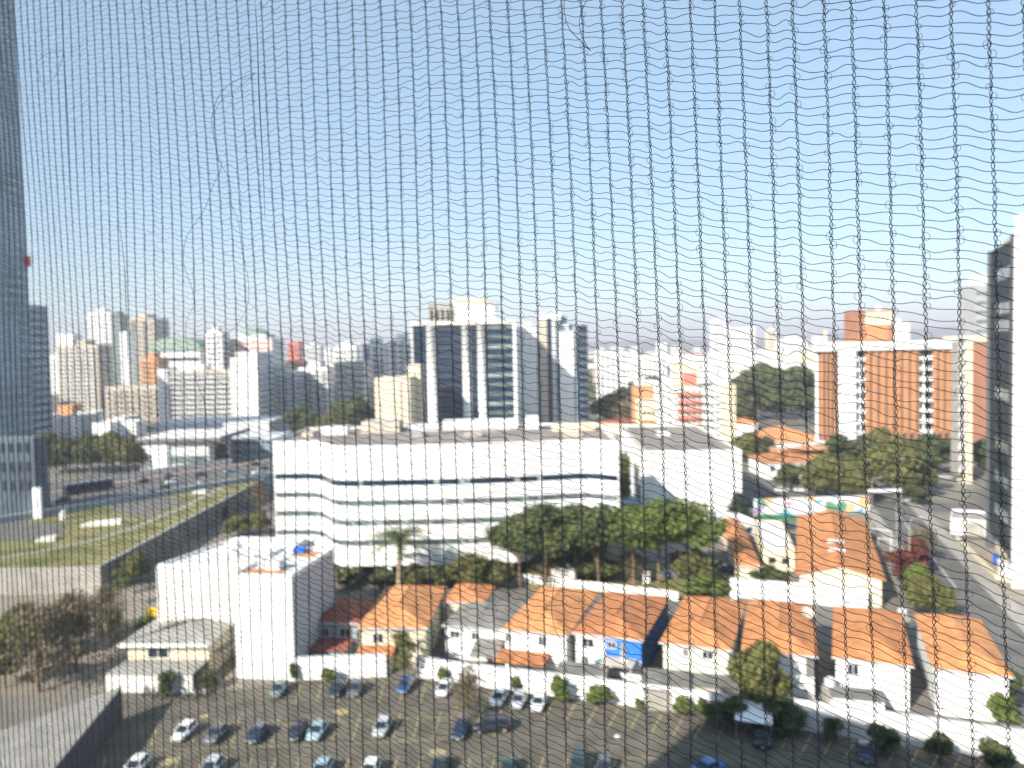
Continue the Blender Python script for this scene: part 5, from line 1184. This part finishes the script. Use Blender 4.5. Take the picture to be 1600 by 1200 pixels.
# ================================================================ TREES, SHRUBS, PLANTS IN PLACE
gs = 'shrubs along the parking wall'
tree('shrub', 457, 1067, 'small yellow green shrub right of the grey green car', 2.9, 1.6, group=gs)
tree('shrub', 511, 1069, 'low bushy shrub above the black car at the wall', 2.3, 2.6, group=gs)
tree('thin', 628, 1062, 'tall feathery shrub tree above the blue car at the wall corner', 7.2, 5.2)
tree('shrub', 691, 1069, 'small round shrub above the white car at the wall', 2.4, 2.4, group=gs)
tree('dry', 733, 1124, 'round olive tree with orange blossom left of the three cars', 6.4, 5.6, name='flowering_tree')
tree('shrub', 806, 1082, 'shrub peeping over the silver car at the wall', 2.2, 2.6, group=gs)
tree('shrub', 872, 1100, 'dense green shrub right of the three parked cars', 3.8, 3.2, group=gs)
tree('shrub', 941, 1104, 'broad green shrub in the empty stretch of the wall', 2.6, 4.8, group=gs)
tree('shrub', 997, 1110, 'tiny green plant at the foot of the wall', 1.6, 1.5, group=gs)
tree('shrub', 1070, 1122, 'bright green shrub where the shade begins', 2.6, 3.9, group=gs)
tree('shrub', 1096, 1124, 'thin shrub close right of the bright green shrub', 2.8, 1.8, group=gs)
tree('olive', 1192, 1118, 'bushy olive green tree in front of the satellite dish house', 8.6, 8.2)
tree('dark', 1140, 1136, 'dark tree at the end of the parking wall, left one', 4.0, 5.5)
tree('dark', 1225, 1142, 'dark spreading tree over the white canopy at the wall end', 4.2, 5.5)
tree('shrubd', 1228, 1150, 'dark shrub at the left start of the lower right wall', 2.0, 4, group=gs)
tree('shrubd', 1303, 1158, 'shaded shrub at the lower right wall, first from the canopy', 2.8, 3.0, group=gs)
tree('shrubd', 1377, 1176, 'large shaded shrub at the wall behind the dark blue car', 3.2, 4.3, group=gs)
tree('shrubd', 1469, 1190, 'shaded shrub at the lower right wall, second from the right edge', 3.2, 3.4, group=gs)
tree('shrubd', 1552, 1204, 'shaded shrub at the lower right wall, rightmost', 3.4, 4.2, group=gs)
tree('dark', 1566, 1118, 'dark green tree at the right end of the tiled houses', 6.8, 5.2)
tree('shrub', 1560, 1130, 'yellow green shrub at the right end of the tiled houses', 3.8, 4.5)
# left
tree('dry', 60, 1082, 'large bare brownish tree in the lower left, front one', 11.5, 13)
tree('dry', 120, 1050, 'brownish sparse tree in the lower left touching the pavilion', 11, 12)
tree('olive', 35, 1040, 'green tree left behind the bare brownish trees', 8.5, 8)
tree('olive', 105, 1018, 'olive tree behind the bare brownish trees', 8, 8)
tree('dry', 180, 1020, 'small bare tree near the yellow panel', 7, 6)
tree('dark', 8, 1075, 'dark tree cut by the left edge', 8, 7)
tree('thin', 190, 930, 'small yellow green tree below the corner of the dark retaining wall', 5.5, 4)
tree('olive', 215, 912, 'olive tree left of the white block wing', 6, 6)
tree('dry', 168, 985, 'bare twiggy tree right of the large bare trees', 7.5, 7)
tree('shrub', 232, 985, 'low shrub beneath the yellow panel', 2.5, 4)
tree('shrubd', 262, 1088, 'dark shrub between the motorcycles and the pavilion', 3.6, 3)
tree('shrubd', 325, 1078, 'dark shrub at the right end of the motorcycles', 2.8, 3)
tree('olive', 372, 838, 'low green tree between the dark retaining wall and the white block roof', 5.0, 9)
tree('dry', 405, 800, 'brownish tree left of the curved office building', 9, 8)
tree('olive', 408, 835, 'olive tree at the left foot of the curved office building', 6, 6)
for i, (px, yy, kk, hh, ww, lab) in enumerate([(60, 735, 'mid', 17, 18, 'leftmost dark green tree behind the avenue'), (95, 735, 'mid', 17, 18, 'second dark green tree behind the avenue'), (135, 735, 'mid', 16, 18, 'round tree in the middle of the group behind the avenue'), (170, 736, 'mid', 16, 16, 'tree left of the white hall behind the avenue'), (200, 734, 'mid', 14, 14, 'smaller yellowish tree next to the white hall')]):
    tree(['broad', 'dark', 'broad', 'olive', 'olive'][i], px, yy, lab, hh*.95, ww, group='trees behind the avenue', Y=318)
for i, (px, yy, hh, ww, k, lab) in enumerate([(345, 728, 9, 10, 'broad', 'shaded tree left of the low grey building'), (300, 655, 8, 22, 'dark', 'dark trees at the foot of the grey banded block'), (548, 690, 26, 24, 'dark', 'tall dark tree left of the plain cream slab building'), (575, 685, 20, 20, 'dark', 'dark tree touching the plain cream slab building'), (490, 688, 14, 12, 'olive', 'yellow green tree over the left roof of the curved office'), (525, 690, 14, 22, 'olive', 'olive tree over the curved office roof'), (470, 690, 20, 18, 'dark', 'dark tree in front of the shaded grey apartment block'), (60, 640, 8, 30, 'mid', 'tree at the foot of the bluish slab tower')]):
    tree(dict(mid='broad').get(k, k), px, yy, lab, hh, ww)
# behind the houses
gm = 'trees between the curved office and the tiled houses'
tree('beltd', 805, 893, 'dark green tree at the left of the tree belt before the curved office', 14, 13, group=gm, Y=154)
tree('beltd', 845, 893, 'tall dark green tree in the tree belt before the curved office', 16, 15, group=gm, Y=154)
tree('beltd', 893, 893, 'mid green tree left of the bright green ones', 15.5, 15, group=gm, Y=155)
tree('beltd', 930, 888, 'mid green tree touching the bright green ones', 15.5, 14, group=gm, Y=153)
tree('beltb', 985, 893, 'bright green tree, left one in front of the white hall', 15, 15, group=gm, Y=154)
tree('beltb', 1025, 895, 'bright green tree with pale forked trunk in front of the white hall', 15.8, 16, group=gm, Y=155)
tree('beltb', 1072, 880, 'bright green tree, right one in front of the white hall', 15.5, 14, group=gm, Y=156)
tree('olive', 870, 900, 'low olive tree under the dark belt trees', 7, 12, group=gm)
tree('dark', 915, 900, 'low dark tree under the mid green belt trees', 8, 12, group=gm)
tree('dry', 860, 912, 'low brownish bush tree above the long garden wall', 4.5, 9, group=gm)
tree('olive', 925, 908, 'low olive tree above the long garden wall', 5, 11, group=gm)
tree('dry', 985, 908, 'brownish low tree below the bright green trees', 5.5, 9, group=gm)
tree('olive', 1085, 910, 'low olive tree right of the forked trunk', 6, 10, group=gm)
tree('shrub', 1100, 928, 'broad olive bush left of the tall white garden wall', 3.6, 9)
tree('shrub', 1130, 932, 'yellowish bush touching the tall white garden wall', 3, 5)
for i_, (px_, py_, kk_, h_2, w_2) in enumerate(((590, 898, 'shrubd', 3, 7), (640, 899, 'olive', 3.5, 7), (676, 897, 'shrubd', 3.5, 8), (712, 896, 'olive', 4.5, 8), (768, 896, 'olive', 4, 9))): tree(kk_, px_, py_, 'low planting before the ground floor columns of the curved office, %s from the left' % ['first', 'second', 'third', 'fourth', 'fifth'][i_], h_2+1, w_2, Y=155)
tree('thin', 725, 890, 'thin brownish tree before the curved office', 8, 7, Y=152)
tree('thin', 745, 888, 'thin olive tree right of the thin brownish one', 7, 6, Y=153)
tree('shrubd', 540, 918, 'dark bush behind the shaded dark red roof', 4.2, 8)
tree('shrub', 690, 915, 'low bush behind the leftmost sunlit roof', 2.2, 8)
tree('conifer', 1153, 822, 'dark conical tree at the right corner of the white hall', 9.2, 7.5)
tree('dark', 1200, 920, 'dark low tree leaning over the tall white garden wall', 4.8, 7.5)
tree('dry', 1290, 925, 'thin bare shrub against the cream gable wall', 3.6, 9)
tree('dry', 1318, 925, 'small dense shrub at the middle of the cream gable wall', 3.8, 3.5)
tree('conifer', 1032, 790, 'dark green conical tree in front of the white hall', 6, 7)
# street trees right
tree('olive', 1290, 782, 'wide umbrella shaped tree left of the street, front one', 12.5, 17)
tree('olive', 1330, 785, 'wide umbrella shaped tree leaning over the mural wall', 11.5, 15)
tree('olive', 1400, 778, 'big yellow green umbrella tree over the street', 16, 21)
tree('broad', 1442, 775, 'umbrella tree right half over the street', 14, 14)
tree('dark', 1430, 790, 'low dark tree under the big yellow green street tree', 7, 8)
tree('broad', 1232, 768, 'round tree in front of the white villa', 8.5, 11)
tree('dark', 1320, 738, 'dark green tree in front of the white service shaft', 15, 17)
tree('dark', 1460, 742, 'dark tree at the right foot of the orange office block', 15.5, 18)
tree('olive', 1380, 735, 'olive tree before the middle of the orange office block', 14, 16)
tree('dark', 1540, 745, 'dark tree between stair tower and glass tower', 14, 12)
tree('olive', 1170, 722, 'olive tree above the right end of the white hall', 10, 17)
tree('dark', 1195, 716, 'dark tree at the left end of the orange roofed hall', 10, 9)
tree('red', 1406, 908, 'crimson flowering tree beside the street', 6, 7)
tree('red', 1432, 902, 'crimson and green flowering tree right of the lamp post', 7.5, 6)
tree('dry', 1440, 880, 'brownish tree above the crimson flowering ones', 7.5, 7)
tree('bright', 1437, 935, 'green tree just below the crimson flowering ones', 6, 6)
tree('olive', 1453, 965, 'olive tree beside the roof of the rightmost house', 6.5, 9)
for i, (px, Y, hh, ww, k, lab) in enumerate([(1155, 470, 26, 24, 'big', 'large tree at the left of the big tree group before the far white slope'), (1185, 520, 32, 30, 'big', 'tallest tree of the big group before the far white slope'), (1215, 480, 30, 34, 'big', 'broad dark tree in the middle of the big tree group'), (1250, 470, 31, 32, 'big', 'broad tree of the big group touching the orange office block'), (1150, 420, 18, 18, 'big', 'lower tree right of the cream end wall of the salmon banded block'),
    (950, 470, 16, 22, 'olive', 'olive tree right of the striped tower foot'), (980, 430, 15, 26, 'dry', 'reddish brown tree left of the orange cube block'), (1008, 420, 11, 16, 'dark', 'dark tree in front of the cream low block'), (970, 560, 19, 18, 'dark', 'dark tree left of the orange cube block, farther one'), (1020, 640, 20, 30, 'big', 'tree between two far white slab towers')]):
    tree(k, px, 0, lab, hh, ww, Y=Y)
# palm in front of the curved office
p_ = P(622, 900, 151.0); t = thing('palm_tree', 'palm tree in front of the curved white office building', 'palm tree', (p_.x, p_.y, 0))
q = MB(); q.tube([(0, 0, -.2), (.1, 0, 4), (.25, .1, 7.6)], [.28, .2, .22], 8); q.build('trunk', M['ptrunk'], t, smooth=True)
rng = random.Random(3); q = MB()
for i in range(34):
    a = i*2.4; el = rng.uniform(-.5, 1.25); Lf = rng.uniform(2.8, 3.9); pts = []
    for k in range(8):
        s = k/7; r_ = Lf*s*math.cos(el*(1-.2*s)); z = 7.7+Lf*s*math.sin(el)-1.9*s*s
        pts.append(Vector((.25+r_*math.cos(a), .1+r_*math.sin(a), z)))
    sd_ = Vector((-math.sin(a), math.cos(a), 0))
    for k in range(7):
        for s_ in (-1, 1):
            for u in (0, .5):
                c0 = pts[k]+(pts[k+1]-pts[k])*u; lf = sd_*s_*(.62*math.sin(math.pi*(k+u+.6)/8.2)+.1)
                q.tri(c0, c0+(pts[k+1]-pts[k])*.42, c0+lf+(pts[k+1]-pts[k])*.7-Vector((0, 0, .28)))
q.build('fronds', L['mid'], t); t.scale = (1.9, 1.9, 1.45)
t2 = copy_tree(t, G(188, 952), 1.0, 'small yellowish palm beside the yellow panel on the left', 'palm tree', None, .62)
p_ = G(228, 972); t = thing('yellow_panel', 'bright yellow panel standing left of the tall white block', 'sign', (p_.x, p_.y, 0)); MB().box(0, 2.0, 0, .12, .9, 2.5).build('board', M['ylw'], t); MB().box(.1, .2, .13, .22, 0, 2.3).box(1.8, 1.9, .13, .22, 0, 2.3).build('post', M['metal'], t)

# ================================================================ THE KNITTED NET IN FRONT OF THE WINDOW
def net():
    rng = np.random.default_rng(9)
    Dn = .29*math.cos(R(36)); s = .0080; r = .0026
    C0 = Vector((0, 0, CAMZ)) + NZ*Dn
    O = np.array(C0); tx = np.array(TX); nz = np.array(NZ); up = np.array([0, 0, 1.])
    # columns (wales): t along the net, from far left to near right
    ts = np.arange(-.70, .36, s); nc = len(ts)
    ts = ts + np.cumsum(rng.normal(0, .0002, nc))*.6 + rng.normal(0, .0003, nc)
    zlo, zhi = -.50, .40
    rows = np.arange(zlo, zhi, r); nr = len(rows)
    tilt = math.tan(R(11.5))
    ph = rng.uniform(0, 6.28, 6)
    def lateral(t, z):   # sideways drift and sag of the cloth
        return .027*(-z) + .030*z*z*np.sign(z)*0 + .0008*np.sin(z*11+ph[0]+t*5) + .0003*np.sin(z*31+ph[1]+t*9)
    def outw(t, z): return .004*np.sin(t*9+ph[2]) + .003*np.sin(z*8+ph[3]) + .0012*np.sin(z*21+t*30)
    def zz(t, z): return z - t*tilt*(1.0) + .0035*np.sin(t*11+ph[4]) + .0020*np.sin(t*27+z*9)
    coljit = rng.normal(0, .0009, nc)
    colw = [lateral(ts[i], 0) for i in range(nc)]
    def pt(t, z, dt=0., dn=0., dz=0.):
        tt = t+lateral(t, z)+dt
        return O + np.multiply.outer(tt, tx) + np.multiply.outer(outw(t, z)+dn, nz) + np.multiply.outer(zz(t, z)+dz, up)
    root = thing('safety_net', 'fine dark knitted mesh net stretched across the whole view just outside the window', 'net', C0)
    def tubes(paths, rad, mt, name):
        """paths: (n, k, 3) centre lines; 3-sided tubes"""
        P_ = np.asarray(paths); n, k, _ = P_.shape
        T = np.gradient(P_, axis=1); T /= np.linalg.norm(T, axis=2, keepdims=True)+1e-12
        a = np.cross(T, nz); ln = np.linalg.norm(a, axis=2, keepdims=True); a = a/(ln+1e-9); b = np.cross(T, a)
        rad = np.broadcast_to(np.asarray(rad, float).reshape(-1, 1, 1) if np.ndim(rad) else np.full((1, 1, 1), rad), (n, 1, 1))
        V = np.stack([P_+(a*math.cos(q)+b*math.sin(q))*rad for q in (0, 2.094, 4.189)], 2)   # n,k,3,3
        idx = np.arange(n*k*3).reshape(n, k, 3); F = []
        for q in range(3):
            w = (q+1) % 3; F.append(np.stack([idx[:, :-1, q], idx[:, :-1, w], idx[:, 1:, w], idx[:, 1:, q]], -1).reshape(-1, 4))
        V = V.reshape(-1, 3) - np.array(C0)
        return npmesh(name, V, np.concatenate(F), mt, root, smooth=True)
    ym = mat('net_yarn', (.14, .185, .23), .65, 0, spec=.3)
    ymd = mat('net_seam_yarn', (.07, .08, .10), .7, 0, spec=.2)
    # chain columns: two strands crossing once per row, forming links
    dbl = {int(np.argmin(abs(ts-v))): 1.8 for v in SEAMS}
    kk = nr*9; zc = np.linspace(zlo, zhi, kk); phs = (zc-zlo)/r*math.pi*1.3
    strands, rads = [], []
    for i in range(nc):
        for sg in (1, -1):
            am = .00037*(1.6 if i in dbl else 1)*(1+.2*np.sin(zc*140+i))
            wob = .00012*np.sin(zc*430+i*1.7)
            strands.append(pt(ts[i], zc, dt=sg*am*np.sin(phs+i*.4)+wob, dn=sg*.00028*np.cos(phs+i*.4)))
            rads.append(.000125)
        strands.append(pt(ts[i], zc, dt=.00018*np.sin(phs*2+i), dn=.0002*np.sin(phs*1.0))); rads.append(.00005)
    tubes(strands, rads, ym, 'chain_columns')
    # cross yarns between neighbouring columns
    u = np.linspace(0, 1, 8); seg = []
    nodej = rng.normal(0, .00020, (nc, nr))
    cA = rng.normal(0, .00022, nc); cB = rng.normal(0, .00035, nc); drop = rng.normal(0, .0004, nc)
    for i in range(nc-1):
        zrow = rows[:, None]
        t_ = ts[i]+(ts[i+1]-ts[i])*u[None, :]
        z_ = zrow + (nodej[i][:, None]*(1-u)+nodej[i+1][:, None]*u) + (cA[i]+rng.normal(0, .00022, nr))[:, None]*np.sin(2*math.pi*u) + (cB[i]-.0002+rng.normal(0, .00028, nr))[:, None]*np.sin(math.pi*u)
        alt = ((np.arange(nr)+i) % 2)[:, None]*r*.35*(u-.5)
        P_ = pt(t_, z_+alt+drop[i]*(u-.5))
        seg.append(P_)
    tubes(np.concatenate(seg, 0), .000118, ym, 'cross_yarns')
    # little slack loops hanging on the right of the columns
    lp = []; th = np.linspace(0, 2*math.pi, 9)
    for i in range(nc):
        z0 = rows[rng.random(nr) < .5]; 
        rr = .0007*rng.uniform(.7, 1.5, len(z0))[:, None]
        lp.append(pt(ts[i]+0*z0[:, None], z0[:, None]+rr*1.15*np.sin(th), dt=.0005*rng.choice([1, 1, 1, -1], len(z0))[:, None]+rr*np.cos(th)))
    tubes(np.concatenate(lp, 0), .000075, ym, 'slack_loops')
    # loose threads, as seen hanging across the net
    def thread(pix, rad, nm='loose_thread'):
        pts = []
        for px, py in pix:
            v = ray(px, py); n_ = v.dot(NZ); tt = (Dn+.004)/n_; pts.append(v*tt - NZ*Dn)
        out = []
        for i in range(len(pts)-1):      # catmull-rom
            p0, p1, p2, p3 = pts[max(i-1, 0)], pts[i], pts[i+1], pts[min(i+2, len(pts)-1)]
            for k in range(8):
                q = k/8; out.append(.5*((2*p1)+(p2-p0)*q+(2*p0-5*p1+4*p2-p3)*q*q+(3*p1-p0-3*p2+p3)*q*q*q))
        out.append(pts[-1]); no = len(out); MB().tube(out, [rad*(.25+.75*min(1, i/20, (no-1-i)/20)) for i in range(no)] if nm == 'seam_yarn' else rad, 4).build(nm, ymd, root)
    thread([(400, 114), (370, 125), (345, 145), (333, 175), (331, 200), (340, 240), (346, 260), (333, 290), (318, 330), (292, 370), (287, 410), (300, 450), (304, 475), (292, 500), (292, 540), (305, 590), (322, 640), (318, 690)], .00012)
    thread([(398, 116), (372, 138), (345, 158), (334, 190), (340, 245), (358, 280), (362, 320), (372, 345), (378, 390), (388, 440), (386, 480), (368, 510), (340, 535), (325, 580), (318, 620), (325, 670)], .00011)
    thread([(882, -20), (882, 20), (890, 45), (905, 62), (922, 79)], .00011); thread([(922, -10), (908, 20), (906, 45), (915, 68), (923, 80)], .00011)
    thread([(60, 95), (72, 85), (98, 80), (86, 120), (66, 130), (60, 110)], .00012)
    thread([(867, 905), (862, 950), (868, 985), (882, 1005)], .00012)
    # seams: thicker yarn bundles that run down through the net
    for pix in ([(397, -20), (402, 60), (405, 150), (411, 260), (414, 340)], [(97, -20), (100, 80), (106, 190), (111, 300)], [(183, 330), (193, 400), (197, 480), (199, 560)]):
        thread(pix, .00032, 'seam_yarn')
    # rails that hold the net
    q = MB(); fr = mat('rail_paint', (.5, .5, .5), .5, 0)
    for tt in (-.76, .42):
        c = np.array(tt)*tx; q.tube([tuple(c+up*-1.55), tuple(c+up*.80)], .008, 8)
    for z_ in (-.62, .60): q.tube([tuple(-.76*tx+up*z_), tuple(.42*tx+up*z_)], .006, 8)
    q.build('rail', fr, root)
SEAMS = []
net()

# ================================================================ HAZE: the air between here and the hills
hz = bpy.data.materials.new('haze'); hz.use_nodes = True; n = hz.node_tree.nodes; n.clear()
o = n.new('ShaderNodeOutputMaterial'); v = n.new('ShaderNodeVolumePrincipled'); v.inputs['Color'].default_value = (.92, .90, .98, 1); v.inputs['Density'].default_value = .00026; v.inputs['Anisotropy'].default_value = .1
hz.node_tree.links.new(v.outputs[0], o.inputs['Volume'])
h_ = MB().box(-9100, 9100, -450, 8300, -4, 185).build('haze', hz); h_['kind'] = 'stuff'; h_['label'] = 'pale air haze that fades the far towers and hills'
